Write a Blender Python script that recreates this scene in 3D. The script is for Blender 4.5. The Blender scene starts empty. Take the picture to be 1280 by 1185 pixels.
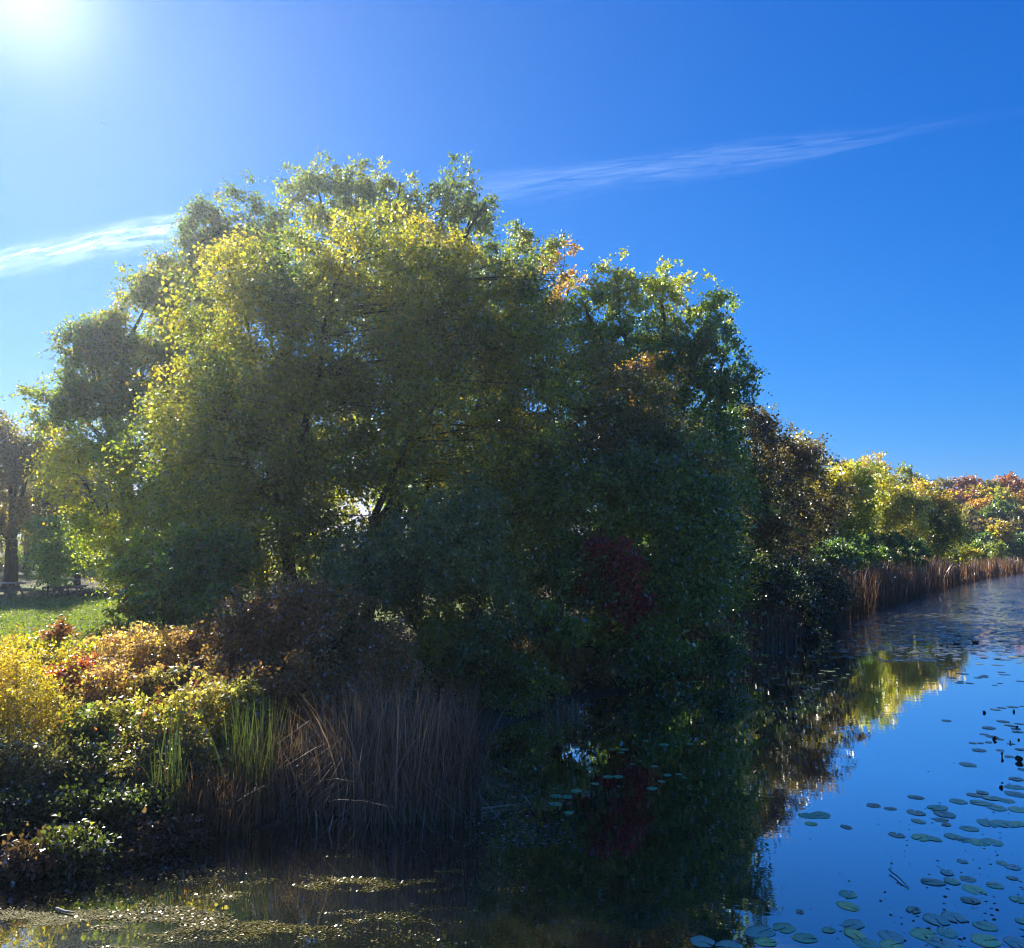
import bpy, bmesh, math
import numpy as np
from mathutils import Vector

C = bpy.context.scene
COL = C.collection
PI = math.pi

# ------------------------------------------------------------------ camera
F = 1004.0 / 1280.0                     # focal length over image width
CAM_H = 4.0
PITCH = math.radians(4.7)
cam_d = bpy.data.cameras.new('camera')
cam = bpy.data.objects.new('camera', cam_d)
COL.objects.link(cam)
cam.location = (0, 0, CAM_H)
cam.rotation_euler = (PI / 2 + PITCH, 0, 0)
cam_d.sensor_width = 36.0
cam_d.lens = 36.0 * F
cam_d.clip_start = 0.1
cam_d.clip_end = 40000.0
C.camera = cam

# ------------------------------------------------------------------ world, sun, exposure
SUN_EL = math.radians(31.5)
SUN_AZ = math.radians(32.7)             # to the left of the view axis (+Y)
sdir = np.array([-math.sin(SUN_AZ) * math.cos(SUN_EL), math.cos(SUN_AZ) * math.cos(SUN_EL), math.sin(SUN_EL)])
w = bpy.data.worlds.new('World')
C.world = w
w.use_nodes = True
nt = w.node_tree
nt.nodes.clear()
N = nt.nodes.new
L = nt.links.new
sky = N('ShaderNodeTexSky')
sky.sky_type = 'NISHITA'
sky.sun_disc = False
sky.sun_elevation = SUN_EL
sky.sun_rotation = -SUN_AZ
sky.altitude = 200
sky.air_density = 1.0
sky.dust_density = 0.1
sky.ozone_density = 3.0
# grade of the clear October sky: a deeper blue overhead, pale towards the horizon
sep = N('ShaderNodeSeparateColor'); com = N('ShaderNodeCombineColor')
L(sky.outputs[0], sep.inputs[0])
for ch, (pw, gn) in enumerate(((2.4, 0.013), (0.95, 0.30), (0.6, 1.17))):
    p_ = N('ShaderNodeMath'); p_.operation = 'POWER'; p_.inputs[1].default_value = pw
    m_ = N('ShaderNodeMath'); m_.operation = 'MULTIPLY'; m_.inputs[1].default_value = gn
    L(sep.outputs[ch], p_.inputs[0]); L(p_.outputs[0], m_.inputs[0]); L(m_.outputs[0], com.inputs[ch])
# bright circumsolar glow round the sun's own direction
tc = N('ShaderNodeTexCoord')
dot = N('ShaderNodeVectorMath'); dot.operation = 'DOT_PRODUCT'
nrm = N('ShaderNodeVectorMath'); nrm.operation = 'NORMALIZE'
L(tc.outputs['Generated'], nrm.inputs[0])
L(nrm.outputs[0], dot.inputs[0])
dot.inputs[1].default_value = tuple(sdir)
mx = N('ShaderNodeMath'); mx.operation = 'MAXIMUM'; mx.inputs[1].default_value = 0.0
L(dot.outputs['Value'], mx.inputs[0])
def powm(e, k):
    p = N('ShaderNodeMath'); p.operation = 'POWER'; p.inputs[1].default_value = e
    L(mx.outputs[0], p.inputs[0])
    m = N('ShaderNodeMath'); m.operation = 'MULTIPLY'; m.inputs[1].default_value = k
    L(p.outputs[0], m.inputs[0])
    return m
g1 = powm(500.0, 2.4)
g2 = powm(60.0, 0.08)
ga = N('ShaderNodeMath'); ga.operation = 'ADD'
L(g1.outputs[0], ga.inputs[0]); L(g2.outputs[0], ga.inputs[1])
gc = N('ShaderNodeVectorMath'); gc.operation = 'SCALE'
gc.inputs[0].default_value = (1.0, 0.97, 0.9)
L(ga.outputs[0], gc.inputs['Scale'])
add = N('ShaderNodeVectorMath'); add.operation = 'ADD'
L(com.outputs[0], add.inputs[0]); L(gc.outputs[0], add.inputs[1])
bg = N('ShaderNodeBackground')
bg.inputs['Strength'].default_value = 0.10
wo = N('ShaderNodeOutputWorld')
L(add.outputs[0], bg.inputs['Color'])
L(bg.outputs[0], wo.inputs['Surface'])

sl = bpy.data.lights.new('sun', 'SUN')
sl.energy = 5.0
sl.angle = math.radians(0.5)
sl.color = (1.0, 0.93, 0.80)
so = bpy.data.objects.new('sun', sl)
COL.objects.link(so)
so.rotation_euler = Vector((-sdir[0], -sdir[1], -sdir[2])).to_track_quat('-Z', 'Y').to_euler()

C.view_settings.view_transform = 'Standard'
C.view_settings.look = 'None'
C.view_settings.gamma = 1.0
C.view_settings.exposure = 1.4
C.render.engine = 'CYCLES'
C.cycles.pixel_filter_type = 'BLACKMAN_HARRIS'
C.cycles.filter_width = 1.15
C.cycles.use_denoising = True
C.cycles.max_bounces = 8
C.cycles.diffuse_bounces = 4
C.cycles.glossy_bounces = 3
C.cycles.transmission_bounces = 3
C.cycles.transparent_max_bounces = 8
C.cycles.sample_clamp_indirect = 6.0

# ------------------------------------------------------------------ pixel -> world helpers (photograph pixels, 1280 wide)
cp, sp = math.cos(PITCH), math.sin(PITCH)
def P(px, py, Y):
    a = (px - 640.0) / 1004.0
    b = (592.5 - py) / 1004.0
    fw = cp - b * sp
    up = b * cp + sp
    s = Y / fw
    return np.array([a * s, Y, CAM_H + up * s])
def ground(px, py, z=0.0):
    a = (px - 640.0) / 1004.0
    b = (592.5 - py) / 1004.0
    fw = cp - b * sp
    up = b * cp + sp
    s = (z - CAM_H) / up
    return np.array([a * s, fw * s, z])

# ------------------------------------------------------------------ shoreline and terrain height
shore_px = [(0, 1092), (90, 1078), (180, 1064), (260, 1050), (330, 1032), (450, 1022), (560, 1014), (604, 1008),
            (612, 960), (618, 915), (660, 898), (715, 886), (800, 862), (850, 848), (900, 832), (950, 815), (1000, 800), (1030, 788),
            (1060, 775), (1100, 761), (1150, 746), (1200, 731), (1240, 722), (1280, 716)]
shore = [(-30, -40), (-26, -20), (-20, 0), (-14, 6), (-9.5, 8.4)] + [tuple(ground(x, y)[:2]) for x, y in shore_px]
far_pt = shore[-1]
poly = np.array(shore + [(80, 100), (110, 106), (138, 112), (155, 100), (140, 80), (95, 55), (62, 35), (42, 18), (32, 0), (30, -40)])

def sdist(x, y):
    """distance to the shoreline, positive on land"""
    x = np.asarray(x, float); y = np.asarray(y, float)
    d = np.full(x.shape, 1e9)
    inside = np.zeros(x.shape, bool)
    n = len(poly)
    for i in range(n):
        a = poly[i]; b = poly[(i + 1) % n]
        e = b - a
        t = np.clip(((x - a[0]) * e[0] + (y - a[1]) * e[1]) / (e @ e), 0, 1)
        d = np.minimum(d, np.hypot(x - a[0] - t * e[0], y - a[1] - t * e[1]))
        c = ((a[1] > y) != (b[1] > y))
        xi = a[0] + (y - a[1]) / (b[1] - a[1] + 1e-12) * e[0]
        inside ^= c & (x < xi)
    return np.where(inside, -d, d)

def height(x, y):
    d = sdist(x, y)
    x = np.asarray(x, float); y = np.asarray(y, float)
    land = 0.02 + 1.2 * (1 - np.exp(-np.maximum(d, 0) / 7.0)) + 0.012 * np.clip(d - 40, 0, 500)
    land = land + 0.05 * np.sin(x * 0.7 + 1) * np.sin(y * 0.55) * np.clip(d / 4, 0, 1)
    wat = -0.9 * (1 - np.exp(np.minimum(d, 0) / 2.0))
    return np.where(d > 0, land, wat)
def gz(x, y):
    return float(height(np.array([x]), np.array([y]))[0])

# ------------------------------------------------------------------ numpy noise
class Noise:
    def __init__(s, seed, freq, n=14):
        r = np.random.default_rng(seed)
        d = r.normal(size=(n, 3)); d /= np.linalg.norm(d, axis=1)[:, None]
        s.k = d * freq * r.uniform(0.6, 1.9, size=(n, 1)) * 2 * PI
        s.p = r.uniform(0, 2 * PI, n)
    def __call__(s, p):
        return np.sin(p @ s.k.T + s.p).sum(1) / math.sqrt(len(s.p) / 2.0)     # about unit variance

def unit(v):
    return v / (np.linalg.norm(v, axis=-1, keepdims=True) + 1e-9)

# ------------------------------------------------------------------ materials
def new_mat(name):
    m = bpy.data.materials.new(name)
    m.use_nodes = True
    m.node_tree.nodes.clear()
    return m, m.node_tree.nodes.new, m.node_tree.links.new

def leaf_material(name, trans=0.5, rough=0.38, gl=0.6, tint=(1.25, 1.15, 0.55)):
    m, n, l = new_mat(name)
    at = n('ShaderNodeAttribute'); at.attribute_name = 'leaf_color'
    di = n('ShaderNodeBsdfDiffuse')
    tr = n('ShaderNodeBsdfTranslucent')
    tm = n('ShaderNodeMix'); tm.data_type = 'RGBA'; tm.blend_type = 'MULTIPLY'; tm.inputs[0].default_value = 1.0
    tm.inputs[7].default_value = (*tint, 1)
    l(at.outputs['Color'], tm.inputs[6])
    l(at.outputs['Color'], di.inputs['Color'])
    l(tm.outputs[2], tr.inputs['Color'])
    mi = n('ShaderNodeMixShader'); mi.inputs[0].default_value = trans
    l(di.outputs[0], mi.inputs[1]); l(tr.outputs[0], mi.inputs[2])
    fr = n('ShaderNodeFresnel'); fr.inputs['IOR'].default_value = 1.42
    fm = n('ShaderNodeMath'); fm.operation = 'MULTIPLY'; fm.inputs[1].default_value = gl
    l(fr.outputs[0], fm.inputs[0])
    go = n('ShaderNodeBsdfGlossy'); go.inputs['Roughness'].default_value = rough
    go.inputs['Color'].default_value = (0.9, 0.9, 0.9, 1)
    m2 = n('ShaderNodeMixShader')
    l(fm.outputs[0], m2.inputs[0]); l(mi.outputs[0], m2.inputs[1]); l(go.outputs[0], m2.inputs[2])
    o = n('ShaderNodeOutputMaterial'); l(m2.outputs[0], o.inputs['Surface'])
    return m

M_LEAF = leaf_material('leaf', trans=0.6, rough=0.45, gl=0.3, tint=(1.4, 1.45, 0.45))
M_REED = leaf_material('reed_blade', trans=0.35, rough=0.5, gl=0.22, tint=(1.1, 1.0, 0.7))
M_GRASS = leaf_material('grass_blade', trans=0.5, rough=0.5, gl=0.4, tint=(1.2, 1.15, 0.5))
M_FLOAT_WET = leaf_material('wet_floating_leaf', trans=0.0, rough=0.25, gl=0.9, tint=(1.0, 1.0, 0.8))
M_FLOAT = leaf_material('floating_matter', trans=0.1, rough=0.4, gl=0.05, tint=(1.0, 1.0, 0.8))

def noise_mat(name, c1, c2, scale, rough=0.8, bump=0.4, spec=0.3, c3=None, coord='Object', stretch=(1, 1, 1)):
    m, n, l = new_mat(name)
    t = n('ShaderNodeTexCoord')
    mp = n('ShaderNodeMapping'); mp.inputs['Scale'].default_value = stretch
    l(t.outputs[coord], mp.inputs[0])
    no = n('ShaderNodeTexNoise'); no.inputs['Scale'].default_value = scale; no.inputs['Detail'].default_value = 8
    l(mp.outputs[0], no.inputs['Vector'])
    cr = n('ShaderNodeValToRGB')
    cr.color_ramp.elements[0].position = 0.32; cr.color_ramp.elements[0].color = (*c1, 1)
    cr.color_ramp.elements[1].position = 0.68; cr.color_ramp.elements[1].color = (*c2, 1)
    if c3:
        e = cr.color_ramp.elements.new(0.5); e.color = (*c3, 1)
    l(no.outputs[0], cr.inputs[0])
    b = n('ShaderNodeBsdfPrincipled')
    b.inputs['Roughness'].default_value = rough
    b.inputs['Specular IOR Level'].default_value = spec
    l(cr.outputs[0], b.inputs['Base Color'])
    bp = n('ShaderNodeBump'); bp.inputs['Strength'].default_value = bump; bp.inputs['Distance'].default_value = 0.05
    l(no.outputs[0], bp.inputs['Height']); l(bp.outputs[0], b.inputs['Normal'])
    o = n('ShaderNodeOutputMaterial'); l(b.outputs[0], o.inputs['Surface'])
    return m

M_BARK = noise_mat('bark', (0.022, 0.017, 0.013), (0.075, 0.058, 0.043), 5.0, 0.9, 0.8, 0.2, stretch=(1, 1, 0.25))
M_TWIG = noise_mat('twig_wood', (0.05, 0.037, 0.027), (0.13, 0.10, 0.075), 8.0, 0.85, 0.4, 0.2)
M_PALE = noise_mat('bleached_wood', (0.20, 0.16, 0.11), (0.42, 0.36, 0.27), 9.0, 0.8, 0.4, 0.3)
M_TABLE = noise_mat('weathered_wood', (0.20, 0.17, 0.14), (0.38, 0.34, 0.29), 6.0, 0.7, 0.3, 0.3, stretch=(1, 8, 1))

# ------------------------------------------------------------------ mesh helpers
def link(o, parent=None):
    COL.objects.link(o)
    if parent is not None:
        o.parent = parent
    return o

def raw_mesh(name, verts, faces_n, nv, mat, colors=None, parent=None, loops=None):
    """all faces have nv corners; colours are one per face"""
    me = bpy.data.meshes.new(name)
    me.vertices.add(len(verts))
    me.vertices.foreach_set('co', np.ascontiguousarray(verts, np.float32).ravel())
    if loops is None:
        loops = np.arange(faces_n * nv, dtype=np.int32)
    me.loops.add(faces_n * nv)
    me.loops.foreach_set('vertex_index', np.ascontiguousarray(loops, np.int32).ravel())
    me.polygons.add(faces_n)
    me.polygons.foreach_set('loop_start', np.arange(0, faces_n * nv, nv, dtype=np.int32))
    if colors is not None:
        a = me.attributes.new('leaf_color', 'FLOAT_COLOR', 'FACE')
        c = np.ones((faces_n, 4), np.float32); c[:, :3] = colors
        a.data.foreach_set('color', c.ravel())
    me.update(calc_edges=True)
    me.materials.append(mat)
    return link(bpy.data.objects.new(name, me), parent)

def tag(o, label=None, cat=None, group=None, kind=None):
    if label: o['label'] = label
    if cat: o['category'] = cat
    if group: o['group'] = group
    if kind: o['kind'] = kind
    return o

def empty(name, loc, label, cat, group=None):
    o = bpy.data.objects.new(name, None)
    o.empty_display_size = 0.3
    o.location = loc
    COL.objects.link(o)
    return tag(o, label, cat, group)

def tubes(name, lines, mat, parent, sides=6, origin=(0, 0, 0), smooth=True):
    """lines: list of (points Nx3, radii N)"""
    V, Fc = [], []
    off = 0
    ang = np.arange(sides) * 2 * PI / sides
    for pts, rad in lines:
        pts = np.asarray(pts, float); rad = np.asarray(rad, float)
        n = len(pts)
        t = np.gradient(pts, axis=0); t = unit(t)
        ref = np.where(np.abs(t[:, 2:3]) > 0.9, np.array([[1.0, 0, 0]]), np.array([[0, 0, 1.0]]))
        ref = np.where(np.abs(t[0, 2]) > 0.9, np.array([[1.0, 0, 0]]), np.array([[0, 0, 1.0]])) * np.ones((n, 1))
        u = unit(np.cross(t, ref)); v = np.cross(t, u)
        ring = pts[:, None, :] + rad[:, None, None] * (np.cos(ang)[None, :, None] * u[:, None, :] + np.sin(ang)[None, :, None] * v[:, None, :])
        V.append(ring.reshape(-1, 3))
        i = np.arange(n - 1)[:, None] * sides; j = np.arange(sides)[None, :]; j2 = (j + 1) % sides
        q = np.stack([i + j, i + j2, i + sides + j2, i + sides + j], -1).reshape(-1, 4) + off
        Fc.append(q)
        off += n * sides
    V = np.concatenate(V) - np.asarray(origin)
    Fc = np.concatenate(Fc)
    o = raw_mesh(name, V, len(Fc), 4, mat, None, parent, Fc)
    if smooth:
        o.data.polygons.foreach_set('use_smooth', np.ones(len(Fc), bool))
    return o

def bez(a, b, rng, n=6, sag=0.0, wob=0.08, up=0.0):
    a = np.asarray(a, float); b = np.asarray(b, float)
    t = np.linspace(0, 1, n)[:, None]
    d = np.linalg.norm(b - a)
    mid = (a + b) / 2 + rng.normal(size=3) * wob * d + np.array([0, 0, up * d - sag * d])
    p = (1 - t) ** 2 * a + 2 * t * (1 - t) * mid + t ** 2 * b
    p[1:-1] += rng.normal(size=(n - 2, 3)) * wob * d * 0.12
    return p

def pal(colors):
    return np.array(colors, float)

def grad(p, t):
    """piecewise-linear lookup in a palette"""
    t = np.clip(t, 0, 0.9999) * (len(p) - 1)
    i = t.astype(int); f = (t - i)[:, None]
    return p[i] * (1 - f) + p[i + 1] * f

# ------------------------------------------------------------------ foliage
def foliage(rng, cen, out, ncl, seed, pool, n_tw=5, n_lf=12, tw_len=0.6, size=0.07, droop=0.35, width=0.62,
            shift=None, accents=(), jitter=0.13, flat=0.0, val=0.22, cfreq=0.22):
    """cen, out: clump centres and outward directions. Returns verts, colours of the leaf quads"""
    n = len(cen)
    c = np.repeat(cen, n_tw, 0)
    d = unit(np.repeat(out, n_tw, 0) * 0.7 + rng.normal(size=(n * n_tw, 3)) * np.array([0.8, 0.8, 0.55]) + np.array([0, 0, -droop * 0.4]))
    if flat:
        d[:, 2] *= (1 - flat); d = unit(d)
    ln = tw_len * rng.uniform(0.5, 1.3, n * n_tw)
    m = n * n_tw * n_lf
    t = rng.uniform(-0.35, 1, m)
    c = np.repeat(c, n_lf, 0); dd = np.repeat(d, n_lf, 0); l = np.repeat(ln, n_lf)[:, None]
    tt = t[:, None]
    p = c + dd * l * tt + np.array([0, 0, -1.0]) * (droop * l * tt * np.abs(tt)) + rng.normal(size=(m, 3)) * tw_len * 0.12
    ld = unit(dd * 0.5 + rng.normal(size=(m, 3)) * 0.75 + np.array([0, 0, -droop]))
    n0 = np.array([0, 0, 0.22]) + rng.normal(size=(m, 3)) * 0.8
    s = unit(np.cross(ld, n0)); nn = np.cross(s, ld)
    sz = size * rng.uniform(0.45, 1.5, m)[:, None]
    wd = sz * width * rng.uniform(0.8, 1.2, m)[:, None]
    fold = nn * sz * 0.14
    v = np.empty((m, 4, 3), np.float32)
    v[:, 0] = p
    v[:, 1] = p + ld * sz * 0.45 + s * wd * 0.5 + fold
    v[:, 2] = p + ld * sz - nn * sz * rng.uniform(-0.15, 0.3, m)[:, None]
    v[:, 3] = p + ld * sz * 0.45 - s * wd * 0.5 + fold
    ns = Noise(seed, cfreq)
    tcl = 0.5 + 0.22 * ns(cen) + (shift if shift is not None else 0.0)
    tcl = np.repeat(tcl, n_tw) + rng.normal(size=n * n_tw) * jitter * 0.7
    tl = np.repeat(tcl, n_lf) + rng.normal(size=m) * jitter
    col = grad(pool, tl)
    for ac, pr in accents:
        k = rng.random(n * n_tw) < pr
        k = np.repeat(k, n_lf) & (rng.random(m) < 0.8)
        col[k] = np.array(ac)
    col = col * np.clip(1 + val * rng.normal(size=(m, 1)), 0.4, 1.8)
    return v.reshape(-1, 3), np.clip(col * 1.9, 0.002, 0.8)

def lobe_clumps(rng, lobes, total, seed, gap=0.0, gfreq=0.35, shell=0.5, lump=0.22):
    """lobes: (centre, radii). Clump centres fill the lobes, denser towards their shells, with gaps"""
    wgt = np.array([(r[0] * r[1] * r[2]) ** (2 / 3) for c, r in lobes]); wgt /= wgt.sum()
    cs, os_, id_ = [], [], []
    nz1, nz2 = Noise(seed + 5, gfreq * 0.6), Noise(seed + 6, gfreq * 1.7)
    nz = lambda p: 0.62 * nz1(p) + 0.78 * nz2(p)
    for i, (c, r) in enumerate(lobes):
        k = max(6, int(total * wgt[i] * 3.0))
        u = unit(rng.normal(size=(k, 3)))
        rr = 1 - shell * rng.random(k) ** 1.3
        lum = 1 + lump * Noise(seed * 7 + i, 0.45)(u * 2.0)
        p = c + u * np.array(r) * (rr * np.clip(lum, 0.55, 1.4))[:, None]
        keep = nz(p) > gap * 1.3 - 0.65 if gap else np.ones(k, bool)
        p, u = p[keep], u[keep]
        k2 = int(total * wgt[i]) + 1
        cs.append(p[:k2]); os_.append(u[:k2]); id_.append(np.full(len(p[:k2]), i))
    return np.concatenate(cs), np.concatenate(os_), np.concatenate(id_)

def px_lobes(L_, depth=1.0):
    out = []
    for q in L_:
        px, py, rx, ry, Y = q[:5]
        k = Y / 1004.0
        dz = q[5] if len(q) > 5 else depth * 0.5 * (rx + ry) * k
        out.append((P(px, py, Y), np.array([rx * k, dz, ry * k])))
    return out

def tree(name, label, cat, base, lobes, leaves, pool, seed, group=None, size=0.07, trunk_r=0.2, fork=0.35, stems=1, n_tw=5, n_lf=12,
         tw_len=0.6, droop=0.35, gap=0.3, shell=0.55, sun_yellow=0.0, accents=(), branch_every=4, part_names=('trunk', 'crown'), flat=0.0,
         mat_wood=None, depth=1.0, spread=0.35, gfreq=0.35, val=0.3, jitter=0.15, lump=0.22, width=0.62, cfreq=0.22, sink=0.15):
    rng = np.random.default_rng(seed)
    bx, by = base
    bz = gz(bx, by)
    bz = max(bz, -0.5) - sink
    org = np.array([bx, by, bz])
    root = empty(name, org, label, cat, group)
    lb = px_lobes(lobes, depth)
    if cat == 'shrub': leaves *= 1.35
    if name == 'understory_tree': leaves *= 1.5
    n_cl = max(4, int(leaves * LEAF_MUL / (n_tw * n_lf)))
    branch_every = max(1, int(branch_every * 2.6))
    size = size * SIZE_MUL
    cen, out, lid = lobe_clumps(rng, lb, n_cl, seed, gap, gfreq, shell, lump)
    gl = height(cen[:, 0], cen[:, 1])
    ok = cen[:, 2] > np.maximum(gl, 0) + 0.08
    cen, out, lid = cen[ok], out[ok], lid[ok]
    allc = np.array([c for c, r in lb])
    topz = max(c[2] + r[2] for c, r in lb)
    H = topz - bz
    shift = None
    if sun_yellow:
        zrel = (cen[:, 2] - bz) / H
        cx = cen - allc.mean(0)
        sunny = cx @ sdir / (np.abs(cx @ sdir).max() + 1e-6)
        shift = sun_yellow * (0.6 * sunny + 0.6 * (zrel - 0.6))  # turned tips and sunlit side both put into the leaf colour
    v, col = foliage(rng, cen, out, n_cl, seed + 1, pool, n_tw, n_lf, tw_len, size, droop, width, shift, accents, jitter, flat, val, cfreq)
    # wood
    lines = []
    fz = bz + H * fork
    tops = []
    for s in range(stems):
        a = 2 * PI * s / max(stems, 1) + rng.uniform(0, 1)
        off = 0.0 if stems == 1 else trunk_r * 1.6
        b0 = org + np.array([math.cos(a) * off, math.sin(a) * off, -0.1])
        tgt = allc.mean(0).copy()
        tip = np.array([bx + (tgt[0] - bx) * spread + (0 if stems == 1 else math.cos(a) * H * 0.12),
                        by + (tgt[1] - by) * spread + (0 if stems == 1 else math.sin(a) * H * 0.12), fz * rng.uniform(0.95, 1.1) if stems > 1 else fz])
        p = bez(b0, tip, rng, 9, wob=0.04)
        r0 = trunk_r * (1.0 if stems == 1 else 0.62)
        rad = r0 * (1.0 - 0.35 * np.linspace(0, 1, 9)); rad[0] *= 1.45; rad[1] *= 1.12
        lines.append((p, rad)); tops.append((tip, rad[-1]))
    limb_pts = []
    for i, (c, r) in enumerate(lb):
        dd = [np.linalg.norm(t[0] - c) for t in tops]
        tip, rr = tops[int(np.argmin(dd))]
        end = c + np.array([0, 0, r[2] * 0.55])
        p = bez(tip, end, rng, 9, wob=0.09, up=0.05)
        rad = np.linspace(rr * 0.72, max(0.012, rr * 0.12), 9)
        lines.append((p, rad))
        limb_pts.append(p)
    for i in range(0, len(cen), branch_every):
        p = limb_pts[lid[i]]
        dd = np.linalg.norm(p - cen[i], axis=1) + 0.8 * np.maximum(0, p[:, 2] - cen[i][2])
        j = int(np.argmin(dd))
        ln = np.linalg.norm(p[j] - cen[i])
        if ln < 0.15: continue
        r = min(0.03, 0.0055 * ln + 0.004) * (size / 0.07) ** 0.5
        lines.append((bez(p[j], cen[i], rng, 5, wob=0.1, up=0.06), np.linspace(r, r * 0.35, 5)))
    tubes(part_names[0], lines, mat_wood or M_BARK, root, 6, org)
    raw_mesh(part_names[1], v - org.astype(np.float32), len(v) // 4, 4, M_LEAF, col, root)
    return root

LEAF_MUL, SIZE_MUL = 0.85, 1.3
# ------------------------------------------------------------------ palettes (leaf albedo, dark to turned)
ELM = pal([(0.05, 0.085, 0.018), (0.085, 0.115, 0.022), (0.15, 0.16, 0.026), (0.21, 0.195, 0.03), (0.29, 0.225, 0.035)])
COTTON = pal([(0.05, 0.085, 0.03), (0.075, 0.115, 0.035), (0.11, 0.14, 0.035), (0.19, 0.19, 0.035)])
COTTON_G = pal([(0.05, 0.10, 0.034), (0.075, 0.135, 0.036), (0.12, 0.175, 0.036), (0.25, 0.25, 0.035)])
YELLOW = pal([(0.09, 0.12, 0.022), (0.16, 0.175, 0.025), (0.26, 0.24, 0.03), (0.38, 0.29, 0.03)])
ORANGE = pal([(0.20, 0.12, 0.025), (0.32, 0.18, 0.03), (0.42, 0.22, 0.03)])
DARKG = pal([(0.033, 0.07, 0.022), (0.052, 0.10, 0.028), (0.08, 0.13, 0.03), (0.12, 0.16, 0.035)])
BLUEG = pal([(0.042, 0.08, 0.042), (0.065, 0.11, 0.055), (0.10, 0.135, 0.06), (0.14, 0.16, 0.06)])
BROWN = pal([(0.06, 0.062, 0.026), (0.095, 0.078, 0.032), (0.135, 0.092, 0.038), (0.18, 0.125, 0.05)])
RUST = pal([(0.07, 0.045, 0.025), (0.12, 0.065, 0.03), (0.18, 0.085, 0.035), (0.24, 0.12, 0.05)])
WINE = pal([(0.12, 0.02, 0.022), (0.20, 0.03, 0.032), (0.28, 0.05, 0.045)])
RED = pal([(0.13, 0.05, 0.025), (0.20, 0.075, 0.03), (0.27, 0.13, 0.04)])
OLIVE = pal([(0.06, 0.07, 0.02), (0.11, 0.11, 0.025), (0.17, 0.15, 0.03), (0.25, 0.20, 0.04)])
LIME = pal([(0.07, 0.12, 0.025), (0.12, 0.17, 0.03), (0.20, 0.23, 0.04)])
BRAMBLE = pal([(0.07, 0.075, 0.03), (0.14, 0.10, 0.055), (0.24, 0.14, 0.095), (0.30, 0.18, 0.14), (0.30, 0.22, 0.09)])
GOLD = pal([(0.13, 0.13, 0.025), (0.23, 0.19, 0.03), (0.32, 0.24, 0.035), (0.34, 0.21, 0.035)])
VINE = pal([(0.025, 0.045, 0.018), (0.04, 0.065, 0.025), (0.06, 0.085, 0.03), (0.10, 0.11, 0.035)])

def XY(px, Y):
    p = P(px, 700, Y)
    return (p[0], Y)

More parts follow.
